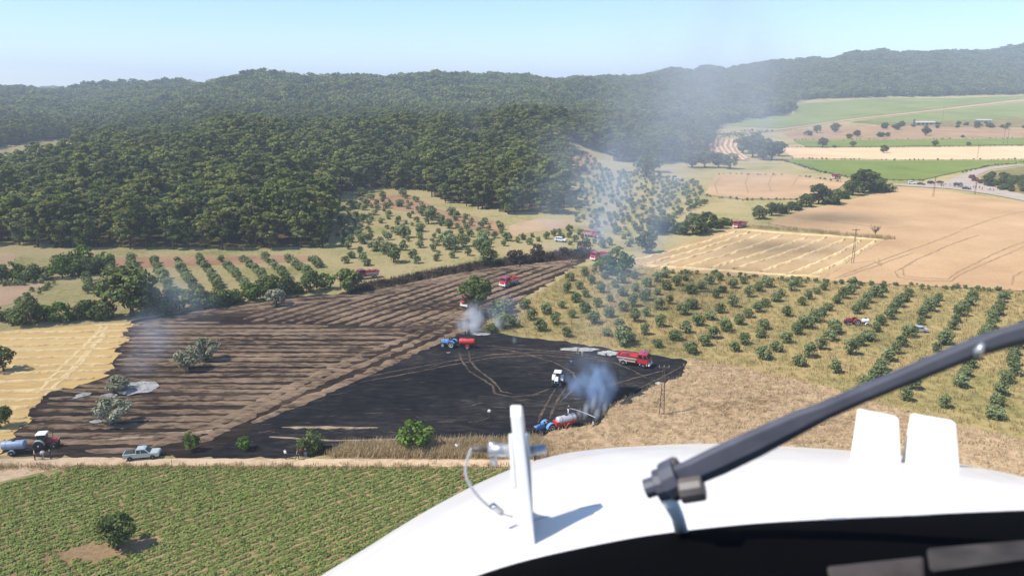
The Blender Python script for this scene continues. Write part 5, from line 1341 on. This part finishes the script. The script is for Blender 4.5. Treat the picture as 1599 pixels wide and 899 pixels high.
# wiper arm
axis = [(1040,748,1.02),(1075,738,1.0),(1120,718,.985),(1180,690,.96),(1250,656,.93),(1285,641,.915),(1340,617,.89),(1420,584,.86),(1500,551,.83),(1525,541,.82),(1560,529,.81),(1599,519,.80),(1700,484,.77)]
hw = [17, 21, 23, 22, 18, 14, 13.5, 14, 15, 15, 17, 18, 19]
rs = []
for (a, b, c), h_ in zip(axis, hw):
    p = K(a, b, c); up = (RGT * -.41 + UPV * .91).normalized(); up = Vector(up); r_ = h_ * c / F
    rs.append([p - up * r_ - FWD * .006, p - up * r_ * .3 - FWD * .013, p + up * r_ * .8 - FWD * .012, p + up * r_ - FWD * .004, p + up * r_ * .7 + FWD * .012, p - up * r_ + FWD * .01])
m = MB(); m.rings(rs); arm = hmb(m, 'wiper_arm', 'wiper_grey', None, False, .002)
m = MB(); m.tube([K(1008,763,1.03), K(1030,756,1.025)], .013, 12); m.tube([K(1025,758,1.025), K(1046,752,1.02)], .021, 12); m.tube([K(1043,752,1.018), K(1064,742,1.01)], .027, 12); hmb(m, 'pivot_head', 'wiper_grey', arm, False, .001)
m = MB(); m.tube([K(1030,738,1.02), K(1042,734,1.02)], .006, 8); m.tube([K(1040,728,1.02), K(1056,722,1.01)], .008, 8); hmb(m, 'pivot_bolt', 'fitting_brown', arm, True)
m = MB(); m.tube([K(1062,766,.995), K(1100,760,.985)], .0165, 12); hmb(m, 'spring_housing', 'fitting_brown', arm, False, .003)
m = MB(); m.tube([K(1040,777,1.03), K(1048,786,1.035), K(1058,806,1.06), K(1066,836,1.11)], [.009, .010, .009, .010], 10); hmb(m, 'pivot_post', 'white_metal', arm, True)
m = MB(); m.tube([K(1524,556,.812), K(1528,548,.808), K(1536,536,.806)], [.003, .005, .003], 8); hmb(m, 'clip', 'steel', arm, True)
tag(heli, 'white helicopter nose with wire cutter, twin blade aerials and dark wiper arm', 'helicopter')

# ------------------------------------------------------------------ smoke and haze
def smoke_mat(name, dens, col, scale, lo=.42, hi=.72, power=1.3):
    m, t, o = new_mat(name)
    tc = N(t, 'ShaderNodeTexCoord'); ln = N(t, 'ShaderNodeVectorMath', operation='LENGTH'); t.links.new(tc.outputs['Object'], ln.inputs[0])
    fo = N(t, 'ShaderNodeMapRange'); fo.inputs['From Min'].default_value = 1.0; fo.inputs['From Max'].default_value = 0.15; fo.interpolation_type = 'SMOOTHSTEP'
    g = N(t, 'ShaderNodeNewGeometry'); mp = N(t, 'ShaderNodeMapping'); mp.inputs['Scale'].default_value = (1, .6, .45); t.links.new(g.outputs['Position'], mp.inputs[0])
    nz = N(t, 'ShaderNodeTexNoise'); nz.inputs['Scale'].default_value = scale; nz.inputs['Detail'].default_value = 3; nz.inputs['Distortion'].default_value = .6
    t.links.new(mp.outputs[0], nz.inputs['Vector'])
    n2 = N(t, 'ShaderNodeTexNoise'); n2.inputs['Scale'].default_value = 1.5; n2.inputs['Detail'].default_value = 2; t.links.new(tc.outputs['Object'], n2.inputs['Vector'])
    ra = N(t, 'ShaderNodeMath', operation='MULTIPLY_ADD'); ra.inputs[1].default_value = 1.3; t.links.new(n2.outputs[0], ra.inputs[0])
    rb = N(t, 'ShaderNodeMath', operation='SUBTRACT'); rb.inputs[1].default_value = .52; t.links.new(ln.outputs['Value'], rb.inputs[0])
    t.links.new(rb.outputs[0], ra.inputs[2]); rc = N(t, 'ShaderNodeMath', operation='MAXIMUM'); t.links.new(ra.outputs[0], rc.inputs[0]); t.links.new(ln.outputs['Value'], rc.inputs[1]); t.links.new(rc.outputs[0], fo.inputs[0])
    nr_ = N(t, 'ShaderNodeMapRange'); nr_.inputs['From Min'].default_value = lo; nr_.inputs['From Max'].default_value = hi; t.links.new(nz.outputs[0], nr_.inputs[0])
    a = N(t, 'ShaderNodeMath', operation='MULTIPLY'); t.links.new(fo.outputs[0], a.inputs[0]); t.links.new(nr_.outputs[0], a.inputs[1])
    b = N(t, 'ShaderNodeMath', operation='MULTIPLY'); t.links.new(a.outputs[0], b.inputs[0]); b.inputs[1].default_value = dens
    v = N(t, 'ShaderNodeVolumePrincipled'); v.inputs['Color'].default_value = tuple(col) + (1,); v.inputs['Anisotropy'].default_value = .1
    t.links.new(b.outputs[0], v.inputs['Density']); t.links.new(v.outputs[0], o.inputs['Volume'])
    return m
smoke_mat('blue_smoke', .55, (.50, .68, .95), .30, .44, .68)
smoke_mat('thin_smoke', .044, (.62, .76, .96), .07, .36, .66)
smoke_mat('white_smoke', 1.0, (.90, .93, .97), .30, .40, .68)
smoke_mat('mid_smoke', .026, (.66, .78, .96), .06, .34, .68)
smoke_mat('veil_smoke', .019, (.72, .80, .92), .03, .30, .68)
bm = bmesh.new(); bmesh.ops.create_icosphere(bm, subdivisions=3, radius=1.0); puff_me = {}
for q in ('blue_smoke', 'thin_smoke', 'mid_smoke', 'white_smoke', 'veil_smoke'):
    me = bpy.data.meshes.new(q); bm.to_mesh(me); me.materials.append(MATS[q]); puff_me[q] = me
bm.free()
def plume(label, puffs):
    o = empty('smoke', puffs[0][0]); tag(o, label, 'smoke', None, 'stuff')
    for loc, rad, mt, lean in puffs:
        p = mk('smoke_puff', puff_me[mt], o); p.location = Vector(loc) - o.location; p.scale = rad; p.rotation_euler = (0, lean, 0)
def A(px, py, Y):
    d_ = FWD + RGT * ((px - CX) / F) - UPV * ((py - CY) / F); return Vector((0, 0, CAMH)) + d_ * (Y / d_.y)
g0 = P(925, 636)
plume('blue smoke rising from the corner of the black field', [
    (A(932, 615, g0.y + 1), (4.6, 3.4, 4.6), 'blue_smoke', .2), (A(912, 645, g0.y), (4.5, 2.2, 1.8), 'blue_smoke', .0), (A(905, 604, g0.y + 5), (5.2, 4, 5.6), 'blue_smoke', -.2), (A(940, 598, g0.y + 3), (5, 4, 5.5), 'blue_smoke', .2), (A(925, 570, g0.y + 6), (6.5, 5, 5.5), 'thin_smoke', .1), (A(936, 580, g0.y + 3), (7, 5, 7), 'thin_smoke', .2),
    (A(945, 520, g0.y + 12), (10, 8, 11), 'thin_smoke', .2), (A(965, 440, g0.y + 32), (14, 12, 15), 'thin_smoke', .2), (A(975, 340, g0.y + 60), (20, 16, 22), 'thin_smoke', .25),
    (A(1010, 240, g0.y + 95), (30, 24, 24), 'veil_smoke', .4), (A(1080, 170, g0.y + 130), (62, 32, 40), 'veil_smoke', .6), (A(1170, 120, g0.y + 190), (80, 40, 46), 'veil_smoke', .9), (A(985, 300, g0.y + 75), (26, 20, 30), 'mid_smoke', .3)] +
    [(A(px_, py_, P(px_, py_ + 14).y), (.9, .8, r_), 'white_smoke', .25) for px_, py_, r_ in ((915, 640, 2.6), (927, 630, 3.2), (938, 622, 3.6), (945, 634, 2.4), (903, 648, 1.8), (932, 645, 2.0))])
g1 = P(742, 520)
plume('white smoke beside the red tank trailer', [(A(734, 513, g1.y), (5.2, 3, 3.0), 'white_smoke', .4), (A(752, 501, g1.y + 1.5), (8, 4.5, 4.8), 'white_smoke', .5), (A(770, 488, g1.y + 3), (7, 4, 4), 'thin_smoke', .5), (A(790, 480, g1.y + 6), (9, 6, 6), 'thin_smoke', .5)])
g2 = P(880, 408)
plume('grey smoke drifting off the scorched hedge', [(A(850, 420, g2.y), (16, 10, 4), 'thin_smoke', .2), (A(895, 395, g2.y + 8), (18, 12, 7), 'thin_smoke', .2), (A(960, 370, g2.y + 20), (20, 14, 12), 'thin_smoke', .3), (A(862, 330, g2.y + 60), (26, 16, 26), 'mid_smoke', .1), (A(905, 250, g2.y + 90), (34, 20, 26), 'veil_smoke', .2)])
g3 = P(225, 600)
plume('faint blue smoke over the left part of the striped field', [(A(222, 575, g3.y + 4), (5.5, 5, 6), 'thin_smoke', .1), (A(240, 525, g3.y + 16), (8, 7, 9), 'thin_smoke', .2), (A(290, 470, g3.y + 35), (13, 8, 9), 'thin_smoke', .5)])
g4 = P(160, 660)
plume('small wisp of smoke at the foot of the grey olive', [(A(160, 656, g4.y), (1.2, .8, 1.1), 'white_smoke', .3)])
plume('wisp of smoke on the upper edge of the black field', [(A(803, 531, P(803, 536).y), (.9, .7, 1.6), 'white_smoke', .1)])
hm, ht, ho = new_mat('haze_air')
pv = N(ht, 'ShaderNodeVolumePrincipled'); pv.inputs['Color'].default_value = (.74, .84, 1.0, 1); pv.inputs['Density'].default_value = .00021; pv.inputs['Anisotropy'].default_value = .0
ht.links.new(pv.outputs[0], ho.inputs['Volume'])
m = MB(); m.box(-3600, 3600, -300, 9200, -3, 235)
hz_ = m.build('haze', 'haze_air'); tag(hz_, kind='stuff')
